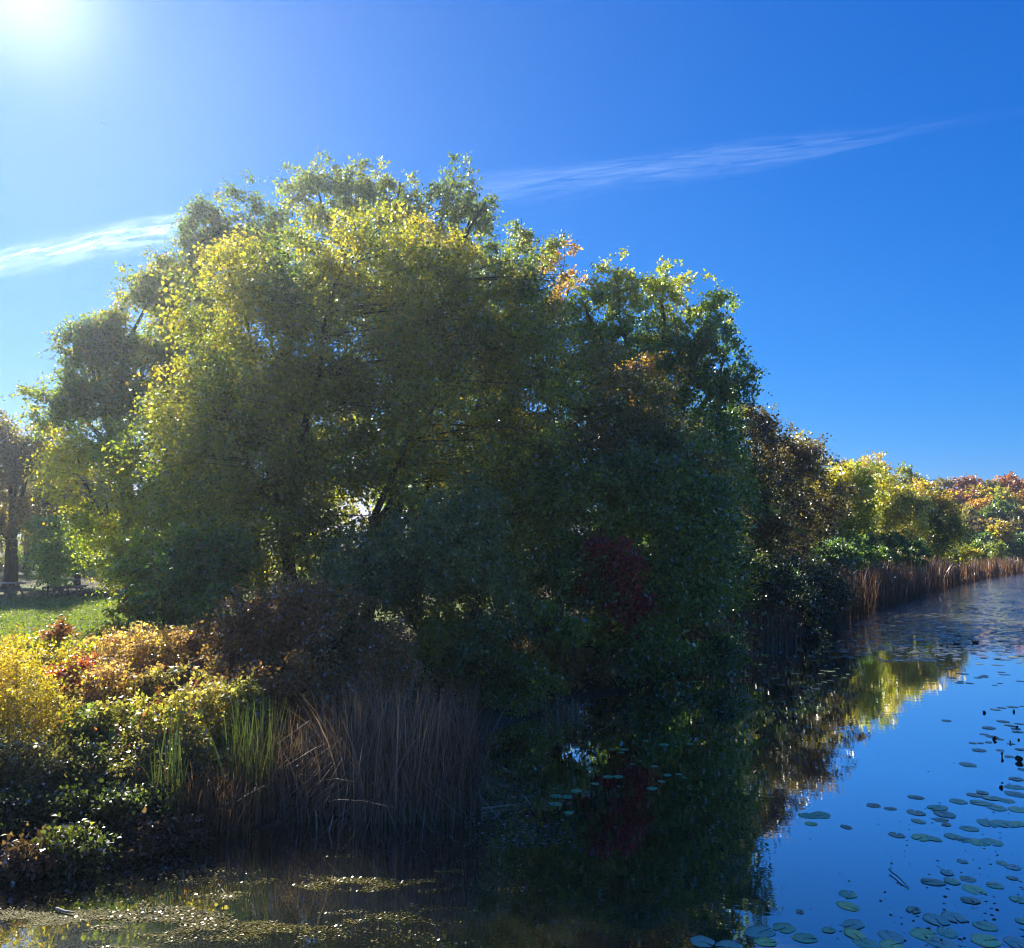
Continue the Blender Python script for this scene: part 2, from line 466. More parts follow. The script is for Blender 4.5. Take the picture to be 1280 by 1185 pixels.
# ------------------------------------------------------------------ ground and water
def build_ground():
    xs = np.concatenate([-np.geomspace(4000, 62, 22), np.arange(-60, 150, 1.0), np.geomspace(152, 4000, 22)])
    ys = np.concatenate([-np.geomspace(4000, 42, 16), np.arange(-40, 135, 1.0), np.geomspace(137, 6000, 26)])
    X, Y = np.meshgrid(xs, ys)
    Z = height(X, Y)
    V = np.stack([X, Y, Z], -1).reshape(-1, 3)
    nx, ny = len(xs), len(ys)
    i = np.arange(ny - 1)[:, None] * nx; j = np.arange(nx - 1)[None, :]
    q = np.stack([i + j, i + j + 1, i + nx + j + 1, i + nx + j], -1).reshape(-1, 4)
    m, n, l = new_mat('earth_and_grass')
    ge = n('ShaderNodeNewGeometry')
    sx = n('ShaderNodeSeparateXYZ'); l(ge.outputs['Position'], sx.inputs[0])
    n1 = n('ShaderNodeTexNoise'); n1.inputs['Scale'].default_value = 0.35; n1.inputs['Detail'].default_value = 6
    l(ge.outputs['Position'], n1.inputs['Vector'])
    n2 = n('ShaderNodeTexNoise'); n2.inputs['Scale'].default_value = 9.0; n2.inputs['Detail'].default_value = 6
    l(ge.outputs['Position'], n2.inputs['Vector'])
    gr = n('ShaderNodeValToRGB')
    gr.color_ramp.elements[0].position = 0.3; gr.color_ramp.elements[0].color = (0.055, 0.095, 0.018, 1)
    gr.color_ramp.elements[1].position = 0.7; gr.color_ramp.elements[1].color = (0.15, 0.17, 0.035, 1)
    l(n2.outputs[0], gr.inputs[0])
    ea = n('ShaderNodeValToRGB')
    ea.color_ramp.elements[0].position = 0.3; ea.color_ramp.elements[0].color = (0.022, 0.017, 0.012, 1)
    ea.color_ramp.elements[1].position = 0.7; ea.color_ramp.elements[1].color = (0.07, 0.052, 0.036, 1)
    l(n2.outputs[0], ea.inputs[0])
    # bare trodden earth and fallen leaves beyond the mown strip, mud near the water
    far = n('ShaderNodeMapRange'); far.inputs[1].default_value = 37.0; far.inputs[2].default_value = 41.0
    l(sx.outputs['Y'], far.inputs[0])
    low = n('ShaderNodeMapRange'); low.inputs[1].default_value = 0.85; low.inputs[2].default_value = 1.02; low.inputs[3].default_value = 1.0; low.inputs[4].default_value = 0.0
    l(sx.outputs['Z'], low.inputs[0])
    mxm = n('ShaderNodeMath'); mxm.operation = 'MAXIMUM'
    pm = n('ShaderNodeMath'); pm.operation = 'MULTIPLY'
    pr = n('ShaderNodeMapRange'); pr.inputs[1].default_value = 0.40; pr.inputs[2].default_value = 0.52
    l(n1.outputs[0], pr.inputs[0])
    l(far.outputs[0], pm.inputs[0]); l(pr.outputs[0], pm.inputs[1])
    l(pm.outputs[0], mxm.inputs[0]); l(low.outputs[0], mxm.inputs[1])
    mix = n('ShaderNodeMix'); mix.data_type = 'RGBA'
    l(mxm.outputs[0], mix.inputs[0]); l(gr.outputs[0], mix.inputs[6]); l(ea.outputs[0], mix.inputs[7])
    b = n('ShaderNodeBsdfPrincipled'); b.inputs['Roughness'].default_value = 0.95; b.inputs['Specular IOR Level'].default_value = 0.1
    l(mix.outputs[2], b.inputs['Base Color'])
    bp = n('ShaderNodeBump'); bp.inputs['Strength'].default_value = 0.7; bp.inputs['Distance'].default_value = 0.06
    l(n2.outputs[0], bp.inputs['Height']); l(bp.outputs[0], b.inputs['Normal'])
    o = n('ShaderNodeOutputMaterial'); l(b.outputs[0], o.inputs['Surface'])
    g = raw_mesh('ground', V, len(q), 4, m, None, None, q)
    g.data.polygons.foreach_set('use_smooth', np.ones(len(q), bool))
    tag(g, 'grassy bank and park ground beside the pond', 'ground', kind='structure')

def build_water():
    m, n, l = new_mat('pond_water')
    ge = n('ShaderNodeNewGeometry')
    mp = n('ShaderNodeMapping'); mp.inputs['Scale'].default_value = (0.55, 1.0, 1.0); mp.inputs['Rotation'].default_value = (0, 0, 0.5)
    l(ge.outputs['Position'], mp.inputs[0])
    a = n('ShaderNodeTexNoise'); a.inputs['Scale'].default_value = 3.0; a.inputs['Detail'].default_value = 3
    b_ = n('ShaderNodeTexNoise'); b_.inputs['Scale'].default_value = 0.28; b_.inputs['Detail'].default_value = 2
    l(mp.outputs[0], a.inputs['Vector']); l(mp.outputs[0], b_.inputs['Vector'])
    # calm sheets between slightly ruffled ones
    mr = n('ShaderNodeMapRange'); mr.inputs[1].default_value = 0.35; mr.inputs[2].default_value = 0.7; mr.inputs[3].default_value = 0.25; mr.inputs[4].default_value = 1.0
    l(b_.outputs[0], mr.inputs[0])
    mu = n('ShaderNodeMath'); mu.operation = 'MULTIPLY'; l(a.outputs[0], mu.inputs[0]); l(mr.outputs[0], mu.inputs[1])
    sy = n('ShaderNodeSeparateXYZ'); l(ge.outputs['Position'], sy.inputs[0])
    br = n('ShaderNodeMapRange'); br.interpolation_type = 'SMOOTHSTEP'; br.inputs[1].default_value = 24.0; br.inputs[2].default_value = 60.0; br.inputs[3].default_value = 1.0; br.inputs[4].default_value = 7.0
    l(sy.outputs['Y'], br.inputs[0])
    m9 = n('ShaderNodeMath'); m9.operation = 'MULTIPLY'; l(mr.outputs[0], m9.inputs[0]); l(br.outputs[0], m9.inputs[1])
    mr = m9
    l(mr.outputs[0], mu.inputs[1])
    bp = n('ShaderNodeBump'); bp.inputs['Strength'].default_value = 0.3; bp.inputs['Distance'].default_value = 0.008
    l(mu.outputs[0], bp.inputs['Height'])
    di = n('ShaderNodeBsdfDiffuse'); di.inputs['Color'].default_value = (0.010, 0.012, 0.010, 1)
    go = n('ShaderNodeBsdfGlossy'); go.inputs['Color'].default_value = (0.93, 0.95, 0.96, 1)
    ro = n('ShaderNodeMapRange'); ro.interpolation_type = 'SMOOTHSTEP'; ro.inputs[1].default_value = 18.0; ro.inputs[2].default_value = 55.0; ro.inputs[3].default_value = 0.02; ro.inputs[4].default_value = 0.17
    l(sy.outputs['Y'], ro.inputs[0]); l(ro.outputs[0], go.inputs['Roughness'])
    l(bp.outputs[0], go.inputs['Normal'])
    lw = n('ShaderNodeLayerWeight'); lw.inputs['Blend'].default_value = 0.5
    fr = n('ShaderNodeValToRGB')
    fr.color_ramp.elements[0].position = 0.0; fr.color_ramp.elements[0].color = (0.03, 0.03, 0.03, 1)
    fr.color_ramp.elements[1].position = 1.0; fr.color_ramp.elements[1].color = (1, 1, 1, 1)
    for p_, v_ in ((0.35, 0.12), (0.52, 0.32), (0.63, 0.52), (0.75, 0.84), (0.87, 0.95)):
        e_ = fr.color_ramp.elements.new(p_); e_.color = (v_, v_, v_, 1)
    l(lw.outputs['Facing'], fr.inputs[0])
    mi = n('ShaderNodeMixShader')
    l(fr.outputs[0], mi.inputs[0]); l(di.outputs[0], mi.inputs[1]); l(go.outputs[0], mi.inputs[2])
    o = n('ShaderNodeOutputMaterial'); l(mi.outputs[0], o.inputs['Surface'])
    V = np.array([(-40, -45, 0), (170, -45, 0), (170, 125, 0), (-40, 125, 0)], float)
    wv = raw_mesh('water', V, 1, 4, m)
    tag(wv, 'still dark pond water mirroring the sky and trees', 'water', kind='structure')

build_ground()
build_water()

# ------------------------------------------------------------------ trees
# the broad yellow-green dome in the middle
tree('elm_tree', 'broad yellow-green dome-shaped tree filling the middle of the bank', 'tree', XY(420, 24.5),
     [(430, 400, 170, 130, 24), (300, 430, 110, 110, 24), (560, 410, 130, 110, 24), (500, 345, 140, 66, 25), (260, 540, 90, 110, 23), (400, 530, 150, 110, 23.5),
      (580, 540, 140, 120, 23), (640, 470, 90, 110, 24), (330, 640, 110, 100, 22.5), (500, 660, 130, 100, 22.5), (600, 700, 90, 100, 22), (360, 345, 105, 52, 25), (620, 375, 75, 62, 25), (390, 440, 75, 60, 25.5), (330, 520, 70, 60, 25.5)],
     270000, ELM, 11, size=0.075, trunk_r=0.42, fork=0.24, stems=4, tw_len=0.7, gap=0.2, sun_yellow=0.22, branch_every=3, depth=0.66, spread=0.1, accents=[((0.40, 0.27, 0.03), 0.05)])
# tall cottonwoods behind it
tree('cottonwood_tree', 'tallest cottonwood with rounded green tops rising behind the yellow-green dome', 'tree', XY(490, 39),
     [(430, 235, 62, 45, 38), (395, 250, 45, 40, 38), (500, 250, 30, 42, 39), (568, 245, 38, 45, 38), (590, 290, 35, 45, 39), (480, 320, 130, 80, 39), (540, 400, 120, 100, 39), (608, 262, 8, 22, 38)],
     75000, COTTON * 0.95, 12, size=0.11, trunk_r=0.5, fork=0.5, tw_len=0.6, gap=0.2, sun_yellow=0.5, depth=0.8, lump=0.3)
tree('cottonwood_tree', 'open-topped grey-green cottonwood left of the tallest tops', 'tree', XY(290, 37),
     [(322, 262, 30, 44, 36), (275, 275, 34, 30, 36), (250, 310, 32, 30, 36), (300, 330, 70, 50, 36), (230, 370, 60, 50, 36), (250, 450, 80, 70, 36)],
     62000, COTTON, 13, size=0.11, trunk_r=0.4, fork=0.45, tw_len=0.7, gap=0.26, sun_yellow=0.35, depth=0.8, lump=0.34, accents=[((0.30, 0.19, 0.05), 0.08)])
tree('cottonwood_tree', 'low spreading cottonwood with lacy crown at the left edge of the grove', 'tree', XY(170, 35),
     [(195, 360, 38, 34, 34), (150, 410, 40, 34, 34), (110, 440, 40, 30, 33), (75, 500, 32, 28, 33), (120, 500, 50, 36, 33), (180, 470, 60, 50, 34), (55, 520, 18, 12, 33), (100, 420, 22, 14, 33)],
     50000, COTTON * 1.1, 14, size=0.10, trunk_r=0.35, fork=0.4, tw_len=0.65, gap=0.32, sun_yellow=0.45, depth=0.6, lump=0.34, accents=[((0.36, 0.2, 0.05), 0.10)])
tree('box_elder_tree', 'bright yellow-green drooping box elder above the lawn', 'tree', XY(195, 30),
     [(145, 585, 72, 50, 29), (205, 555, 60, 50, 28), (130, 640, 50, 45, 29), (190, 650, 65, 60, 28), (240, 630, 55, 65, 26), (90, 575, 34, 30, 30), (165, 705, 40, 40, 28), (225, 710, 50, 50, 25)],
     75000, YELLOW * 1.15, 15, size=0.085, trunk_r=0.22, fork=0.3, stems=2, tw_len=0.7, gap=0.36, sun_yellow=0.25, depth=0.5, accents=[((0.45, 0.24, 0.03), 0.06)])
# right of the dome
tree('cottonwood_tree', 'green cottonwood with three yellow-tipped tops at the right end of the grove', 'tree', XY(830, 37.5),
     [(768, 362, 34, 40, 37), (728, 395, 25, 40, 37), (832, 368, 36, 40, 37), (895, 392, 30, 42, 36), (800, 440, 72, 52, 37), (865, 455, 62, 55, 36), (750, 430, 40, 40, 37), (905, 470, 34, 40, 35.5), (840, 520, 75, 60, 36), (900, 540, 30, 30, 36), (760, 480, 60, 60, 37)],
     85000, COTTON_G, 16, size=0.105, trunk_r=0.5, fork=0.4, tw_len=0.6, gap=0.22, sun_yellow=0.95, depth=0.75, lump=0.3, accents=[((0.30, 0.24, 0.03), 0.04)])
tree('poplar_tree', 'slim pale poplar shoot poking up in the dip of the skyline', 'tree', XY(645, 43),
     [(652, 285, 11, 24, 42), (640, 320, 20, 34, 42), (690, 310, 16, 18, 42), (650, 370, 40, 50, 42), (610, 330, 20, 26, 42)],
     12000, COTTON, 17, size=0.12, trunk_r=0.2, fork=0.6, tw_len=0.7, gap=0.3, sun_yellow=0.6, depth=0.9)
tree('maple_tree', 'orange-yellow turned tree top peeping over the grove ridge', 'tree', XY(706, 45),
     [(706, 330, 24, 28, 44), (700, 375, 26, 34, 44), (722, 350, 12, 16, 44)], 8000, ORANGE, 18, size=0.12, trunk_r=0.2, fork=0.6, tw_len=0.7, gap=0.45, depth=0.9)
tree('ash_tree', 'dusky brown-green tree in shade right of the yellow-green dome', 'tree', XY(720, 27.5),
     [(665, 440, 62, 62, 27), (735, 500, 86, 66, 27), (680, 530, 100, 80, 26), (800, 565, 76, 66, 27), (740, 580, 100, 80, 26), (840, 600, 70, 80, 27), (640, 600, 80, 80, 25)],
     100000, pal([(0.052, 0.066, 0.026), (0.078, 0.088, 0.03), (0.11, 0.098, 0.036), (0.15, 0.12, 0.045)]), 19, size=0.08, trunk_r=0.35, fork=0.35, stems=2, tw_len=0.7, gap=0.22, sun_yellow=0.2, depth=0.8)
tree('sassafras_tree', 'small orange-topped tree glowing beside the right cottonwood', 'tree', XY(800, 32),
     [(810, 462, 34, 20, 31), (770, 470, 34, 18, 31), (800, 490, 40, 25, 31)], 9000, ORANGE, 20, size=0.09, trunk_r=0.15, fork=0.6, tw_len=0.5, gap=0.4, depth=0.9)
# dark overhanging trees by the water
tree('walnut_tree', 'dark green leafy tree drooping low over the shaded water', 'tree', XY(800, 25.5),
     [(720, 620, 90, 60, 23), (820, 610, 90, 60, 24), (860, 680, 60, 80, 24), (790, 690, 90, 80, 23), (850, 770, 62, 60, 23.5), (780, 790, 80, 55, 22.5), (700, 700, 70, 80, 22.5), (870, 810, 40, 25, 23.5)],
     85000, DARKG, 21, size=0.09, trunk_r=0.25, fork=0.35, stems=2, tw_len=0.8, gap=0.25, sun_yellow=0.15, depth=0.8, flat=0.6, droop=0.3, accents=[((0.10, 0.14, 0.03), 0.05)])
tree('sumac_sapling', 'small lime-green sapling leaning out over the dark water', 'sapling', XY(690, 22.5),
     [(690, 762, 26, 8, 20.2), (712, 780, 22, 7, 20.1), (696, 792, 12, 12, 20.3), (735, 796, 16, 6, 20.2), (748, 815, 12, 8, 20.2), (672, 772, 10, 8, 20.3)], 2600, pal([(0.09, 0.12, 0.03), (0.15, 0.18, 0.04), (0.22, 0.24, 0.05)]), 22, size=0.09, trunk_r=0.04, fork=0.5, tw_len=0.4, gap=0.2, flat=0.6, depth=1.0, branch_every=1)
tree('creeper_vine', 'dark wine-red creeper hanging in the shaded green tree', 'vine', XY(760, 23.6),
     [(748, 715, 28, 38, 21.6), (735, 690, 20, 20, 21.6), (792, 748, 18, 26, 21.8), (780, 700, 22, 18, 21.6)], 7500, WINE, 23, size=0.09, trunk_r=0.03, fork=0.6, tw_len=0.45, gap=0.2, part_names=('stem', 'foliage'), depth=0.6)
tree('hawthorn_shrub', 'olive bush with scattered yellow leaves right behind the big dead reed clump', 'shrub', XY(620, 20.5),
     [(600, 840, 45, 42, 19.5), (650, 850, 42, 38, 19.5), (560, 800, 45, 40, 19.5), (620, 880, 50, 20, 19)], 26000, OLIVE, 24, size=0.06, trunk_r=0.06, fork=0.25, stems=4, tw_len=0.4, gap=0.2, part_names=('stems', 'foliage'), depth=0.9, accents=[((0.4, 0.28, 0.03), 0.04)])
tree('honeysuckle_shrub', 'blue-green tall shrub in front of the forked trunks of the dome tree', 'shrub', XY(560, 20.5),
     [(560, 680, 70, 60, 20), (610, 740, 60, 60, 20), (520, 760, 80, 60, 19.5), (450, 730, 70, 70, 20), (590, 640, 40, 40, 20.5)], 48000, BLUEG, 25, size=0.065, trunk_r=0.08, fork=0.25, stems=4, tw_len=0.5, gap=0.3, part_names=('stems', 'foliage'), depth=0.8, accents=[((0.2, 0.2, 0.06), 0.04)])
tree('brown_shrub', 'rust-brown withered shrub behind the dead reeds', 'shrub', XY(370, 17),
     [(320, 780, 55, 45, 16), (380, 770, 60, 50, 16.5), (430, 820, 55, 50, 15.5), (340, 850, 55, 45, 14.5), (470, 830, 50, 40, 16), (400, 880, 60, 40, 14.5)], 42000, RUST, 26, size=0.05, trunk_r=0.05, fork=0.2, stems=5, tw_len=0.4, gap=0.2, part_names=('stems', 'foliage'), depth=0.9, droop=0.5)
tree('dogwood_shrub', 'green shrub with red and orange leaves at the foot of the box elder', 'shrub', XY(230, 21),
     [(200, 740, 42, 45, 20), (250, 720, 45, 50, 20.5), (280, 700, 40, 45, 21), (190, 700, 30, 30, 21), (260, 760, 40, 25, 19.5)], 26000, COTTON_G, 27, size=0.07, trunk_r=0.06, fork=0.25, stems=4, tw_len=0.45, gap=0.25, part_names=('stems', 'foliage'), depth=0.8,
     accents=[((0.13, 0.03, 0.025), 0.05), ((0.30, 0.2, 0.03), 0.07)])
# dark understorey at the waterline
tree('buttonbush_shrub', 'dark low bush at the waterline under the drooping tree', 'shrub', XY(740, 22.5),
     [(700, 840, 60, 40, 21.5), (770, 830, 60, 35, 23), (660, 800, 50, 50, 22)], 22000, BROWN, 28, size=0.07, trunk_r=0.05, fork=0.25, stems=4, tw_len=0.4, gap=0.15, part_names=('stems', 'foliage'), depth=0.8)
tree('willow_shrub', 'blue-green rounded bush coloured dark for shade right of the drooping tree above the reeds', 'shrub', XY(970, 35),
     [(940, 740, 55, 50, 33), (985, 760, 45, 40, 33), (930, 790, 40, 30, 31), (1000, 720, 40, 35, 36), (1030, 740, 40, 35, 37)], 34000, BLUEG * 0.33, 29, size=0.09, trunk_r=0.08, fork=0.25, stems=4, tw_len=0.5, gap=0.1, part_names=('stems', 'foliage'), depth=0.9)  # palette darkened to stand in for the shade of the grove
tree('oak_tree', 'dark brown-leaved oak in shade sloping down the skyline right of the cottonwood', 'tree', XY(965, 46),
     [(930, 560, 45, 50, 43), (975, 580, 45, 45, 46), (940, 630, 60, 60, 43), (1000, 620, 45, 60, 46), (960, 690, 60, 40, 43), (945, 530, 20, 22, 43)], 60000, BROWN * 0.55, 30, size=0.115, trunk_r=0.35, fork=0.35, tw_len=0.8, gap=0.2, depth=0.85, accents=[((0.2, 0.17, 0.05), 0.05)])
tree('dead_leafed_sapling', 'pale tan withered sapling showing against the dark oak', 'sapling', XY(922, 39),
     [(905, 665, 14, 18, 38), (925, 680, 14, 16, 38), (925, 650, 8, 8, 38)], 1800, pal([(0.2, 0.15, 0.07), (0.34, 0.27, 0.13)]), 31, size=0.10, trunk_r=0.04, fork=0.5, tw_len=0.4, gap=0.2, branch_every=1)
tree('hackberry_tree', 'round dark tree with a sunlit yellowish crest between the oak and lime tree', 'tree', XY(1010, 58),
     [(1000, 575, 24, 24, 56), (985, 600, 30, 40, 56), (1015, 620, 25, 55, 57), (1005, 660, 40, 40, 56)], 26000, pal([(0.035, 0.06, 0.02), (0.06, 0.08, 0.022), (0.18, 0.16, 0.03), (0.32, 0.25, 0.03)]), 32, size=0.14, trunk_r=0.3, fork=0.35, tw_len=0.8, gap=0.2, sun_yellow=0.9, depth=0.9)
tree('linden_tree', 'rounded lime-green sunlit tree right of the dark skyline slope', 'tree', XY(1062, 64),
     [(1062, 600, 34, 26, 62), (1045, 625, 24, 40, 62), (1075, 630, 25, 35, 62), (1060, 665, 40, 35, 62)], 26000, pal([(0.08, 0.12, 0.02), (0.16, 0.19, 0.022), (0.27, 0.25, 0.025), (0.36, 0.30, 0.03)]), 33, size=0.15, trunk_r=0.3, fork=0.3, tw_len=0.8, gap=0.3, sun_yellow=0.7, depth=0.6)
tree('wispy_poplar_tree', 'wispy bare-topped poplar pale above the lime-green tree', 'tree', XY(1075, 74),
     [(1050, 580, 16, 14, 72), (1090, 590, 22, 20, 72), (1075, 600, 30, 20, 72), (1100, 610, 18, 25, 72)], 7000, pal([(0.2, 0.16, 0.06), (0.32, 0.24, 0.08), (0.36, 0.26, 0.10)]), 34, size=0.15, trunk_r=0.2, fork=0.6, tw_len=0.9, gap=0.6, depth=0.9, branch_every=2)
tree('willow_tree', 'olive-yellow feathery willow with a leaning dark stem', 'tree', XY(1090, 68),
     [(1105, 620, 26, 28, 66), (1120, 650, 32, 40, 66), (1095, 660, 26, 35, 66), (1130, 625, 22, 20, 67)], 20000, OLIVE * 1.7, 35, size=0.16, trunk_r=0.3, fork=0.3, stems=2, tw_len=1.0, gap=0.38, sun_yellow=0.5, depth=0.6, droop=0.6)
tree('sycamore_tree', 'thin grey-green tree with a sparse crown sticking up above the olive trees', 'tree', XY(1132, 82),
     [(1140, 595, 15, 15, 80), (1120, 605, 10, 14, 80), (1150, 603, 9, 8, 80), (1130, 625, 20, 16, 80)], 5000, pal([(0.10, 0.12, 0.06), (0.18, 0.18, 0.08)]), 36, size=0.17, trunk_r=0.22, fork=0.6, tw_len=1.0, gap=0.5, depth=0.9, branch_every=2)
tree('mulberry_tree', 'broad olive tree with a green crown at the bend of the reeds', 'tree', XY(1162, 76),
     [(1160, 625, 28, 22, 74), (1145, 650, 30, 35, 74), (1180, 645, 24, 28, 74), (1165, 675, 36, 25, 74)], 26000, pal([(0.09, 0.13, 0.02), (0.17, 0.17, 0.025), (0.28, 0.22, 0.03), (0.34, 0.24, 0.03)]), 37, size=0.17, trunk_r=0.3, fork=0.3, tw_len=0.9, gap=0.3, sun_yellow=0.6, depth=0.6)
for i, (nm, lab, px, lob, Y, n, pl) in enumerate([
    ('green_shrub', 'bright green rounded bush at the far reed edge near the bend', 1222, [(1222, 688, 10, 11, 90)], 92, 3000, LIME),
    ('green_shrub', 'pale green spreading bush beyond the rounded one near the far bend', 1243, [(1243, 686, 12, 9, 96)], 98, 2500, pal([(0.12, 0.15, 0.04), (0.22, 0.23, 0.06)])),
    ('olive_shrub', 'grey-olive bush at the foot of the broad olive tree', 1186, [(1186, 690, 18, 14, 78), (1200, 668, 12, 10, 80)], 80, 4500, OLIVE),
    ('olive_shrub', 'yellow-green low bush beside the tan reeds in front of the olive trees', 1206, [(1206, 695, 13, 12, 82)], 84, 3000, YELLOW),
    ('willow_shrub', 'dark leafy bush below the willow behind the reeds', 1110, [(1110, 690, 40, 22, 60), (1070, 700, 30, 25, 56)], 62, 9000, DARKG),
    ('willow_shrub', 'dark bush under the lime-green tree behind the reeds', 1040, [(1040, 700, 35, 30, 50)], 52, 9000, DARKG)]):
    tree(nm, lab, 'shrub', XY(px, Y), lob, n, pl, 60 + i, size=0.15, trunk_r=0.08, fork=0.25, stems=3, tw_len=0.5, gap=0.1, part_names=('stems', 'foliage'), depth=0.9)

# the far autumn wood across the bend: every crown its own tree
FAR = [
    (1178, 610, 18, 12, 150, 'rusty crown with thin twigs topping the left of the far wood', BROWN * 1.6),
    (1205, 608, 18, 11, 150, 'crimson crown standing highest on the left of the far wood', RED),
    (1200, 622, 14, 12, 140, 'red-orange crown below the crimson one in the far wood', RED * 1.1),
    (1222, 616, 12, 8, 145, 'small golden crown beside the crimson one in the far wood', GOLD),
    (1236, 610, 18, 10, 150, 'tan-olive crown in the dip of the far wood skyline', OLIVE),
    (1262, 606, 20, 11, 150, 'coral-red broad crown on the far skyline at right', RED * 1.25),
    (1290, 608, 20, 11, 152, 'brick-red crown cut by the right edge of the photo', RED),
    (1320, 606, 22, 13, 152, 'orange crown just past the right end of the far wood', ORANGE),
    (1232, 632, 18, 12, 135, 'bright orange-gold crown in the middle of the far wood', ORANGE * 1.15),
    (1256, 624, 16, 10, 140, 'yellow-olive crown under the coral-red one', YELLOW),
    (1280, 626, 18, 12, 140, 'amber crown low at the right end of the far wood', ORANGE * 0.9),
    (1250, 640, 18, 12, 130, 'fresh green crown in the middle of the far wood', LIME * 0.8),
    (1275, 648, 18, 12, 128, 'dull olive crown at right above the golden bush', OLIVE),
    (1205, 645, 20, 14, 130, 'olive-green crown behind the broad olive tree', OLIVE * 0.8),
    (1222, 658, 24, 14, 122, 'dusky brown-green crown low in the far wood', BROWN),
    (1262, 664, 24, 12, 120, 'brownish crown low at right in the far wood', BROWN * 1.2),
    (1310, 640, 30, 20, 130, 'bronze crown beyond the right end of the far wood', BROWN * 1.5),
    (1190, 672, 22, 16, 115, 'dark green crown at the foot of the far wood by the bend', DARKG),
    (1235, 676, 30, 10, 112, 'dark hedge-like tree at the water end of the far wood', DARKG),
    (1285, 676, 30, 12, 112, 'dark green tree low at the right end of the far wood', DARKG),
]
for i, (px, py, rx, ry, Y, lab, pl) in enumerate(FAR):
    tree('maple_tree' if i % 2 == 0 else 'oak_tree', lab, 'tree', XY(px, Y), [(px, py, rx, ry, Y), (px - rx * 0.4, py + ry * 0.8, rx * 0.8, ry, Y), (px + rx * 0.5, py + ry * 0.9, rx * 0.7, ry, Y - 1)], 4200, pl, 100 + i,
         group='autumn trees of the far wood', size=0.34, trunk_r=0.25, fork=0.4, tw_len=1.1, gap=0.15, depth=0.9, branch_every=6, n_lf=10)
tree('golden_shrub', 'golden bush shining low in front of the far wood', 'shrub', XY(1250, 112), [(1250, 661, 10, 7, 110), (1256, 668, 12, 6, 110)], 1500, GOLD, 140, size=0.3, trunk_r=0.1, fork=0.3, tw_len=0.6, gap=0.1, part_names=('stems', 'foliage'))

# left park
tree('oak_tree', 'large brown-crowned oak in shade at the left edge over the lawn', 'tree', XY(14, 46),
     [(10, 560, 42, 40, 45), (45, 575, 30, 38, 45), (-30, 580, 50, 55, 45), (20, 625, 50, 45, 45), (60, 620, 34, 34, 46), (-40, 660, 40, 40, 45)], 42000, BROWN * 1.25, 41, size=0.12, trunk_r=0.42, fork=0.3, tw_len=0.8, gap=0.22, depth=0.85, spread=0.05)
tree('oak_tree', 'dark-trunked park tree behind the layered green sapling', 'tree', XY(71, 48),
     [(80, 600, 40, 40, 49), (100, 640, 34, 34, 49), (60, 650, 30, 24, 49), (120, 590, 40, 40, 50)], 20000, COTTON * 0.8, 42, size=0.13, trunk_r=0.24, fork=0.42, tw_len=0.8, gap=0.25, depth=0.85, spread=0.1)
tree('ash_tree', 'slender straight-trunked park tree right of the layered sapling', 'tree', XY(98, 48.5),
     [(110, 640, 34, 34, 48.5), (130, 610, 30, 34, 49), (140, 660, 40, 34, 49)], 15000, YELLOW, 43, size=0.12, trunk_r=0.17, fork=0.5, tw_len=0.8, gap=0.25, depth=0.85, spread=0.0)
tree('oak_tree', 'oak added far back beyond the left edge to shade the park ground', 'tree', XY(-70, 60),  # out-of-view tree put in to cast shade on the park ground
     [(-70, 600, 60, 50, 60), (-30, 630, 50, 45, 60), (-110, 640, 60, 50, 60)], 16000, BROWN, 45, size=0.15, trunk_r=0.35, fork=0.35, tw_len=0.9, gap=0.2, depth=0.8)
tree('oak_tree', 'park tree added behind the left oak trunk to shade the ground', 'tree', XY(32, 64),  # extra tree placed for its shade on the bare earth
     [(32, 620, 50, 40, 64), (0, 650, 40, 30, 64), (70, 655, 40, 30, 64)], 14000, COTTON_G, 46, size=0.15, trunk_r=0.3, fork=0.35, tw_len=0.9, gap=0.2, depth=0.8)
tree('dogwood_sapling', 'bright green sapling in flat layers of leaves beside the lawn', 'sapling', XY(62, 40),
     [(55, 660, 26, 12, 39), (48, 690, 28, 12, 39), (75, 700, 26, 10, 39), (50, 718, 24, 9, 39), (80, 680, 20, 10, 39)], 9000, LIME * 1.3, 44, size=0.11, trunk_r=0.06, fork=0.35, tw_len=0.7, gap=0.35, flat=0.7, depth=1.0)
for i, (px, py, rx, ry, Y, lab, pl) in enumerate([
    (-20, 700, 40, 40, 66, 'dim green bush row far back at the left edge behind the oak trunk', OLIVE),
    (45, 705, 40, 34, 68, 'dark bush behind the layered sapling across the lawn', DARKG),
    (120, 705, 36, 34, 62, 'sunlit lime bush behind the slender park tree', LIME),
    (175, 715, 40, 40, 58, 'green bush behind the box elder foot', COTTON_G),
    (250, 700, 50, 60, 55, 'shady green bush deep behind the red-leaved shrub', COTTON_G),
    (340, 690, 70, 70, 50, 'backlit yellow-green bush glimpsed left of the forked trunks', YELLOW),
    (440, 640, 80, 80, 52, 'tall backlit bush glimpsed between the forked trunks', YELLOW)]):
    tree('background_shrub', lab, 'shrub', XY(px, Y), [(px, py, rx, ry, Y), (px - rx * 0.5, py + 12, rx * 0.6, ry * 0.8, Y), (px + rx * 0.5, py + 14, rx * 0.6, ry * 0.7, Y)], 9000, pl, 80 + i, size=0.14, trunk_r=0.1, fork=0.3, stems=3, tw_len=0.7, gap=0.1, part_names=('stems', 'foliage'), depth=0.8)
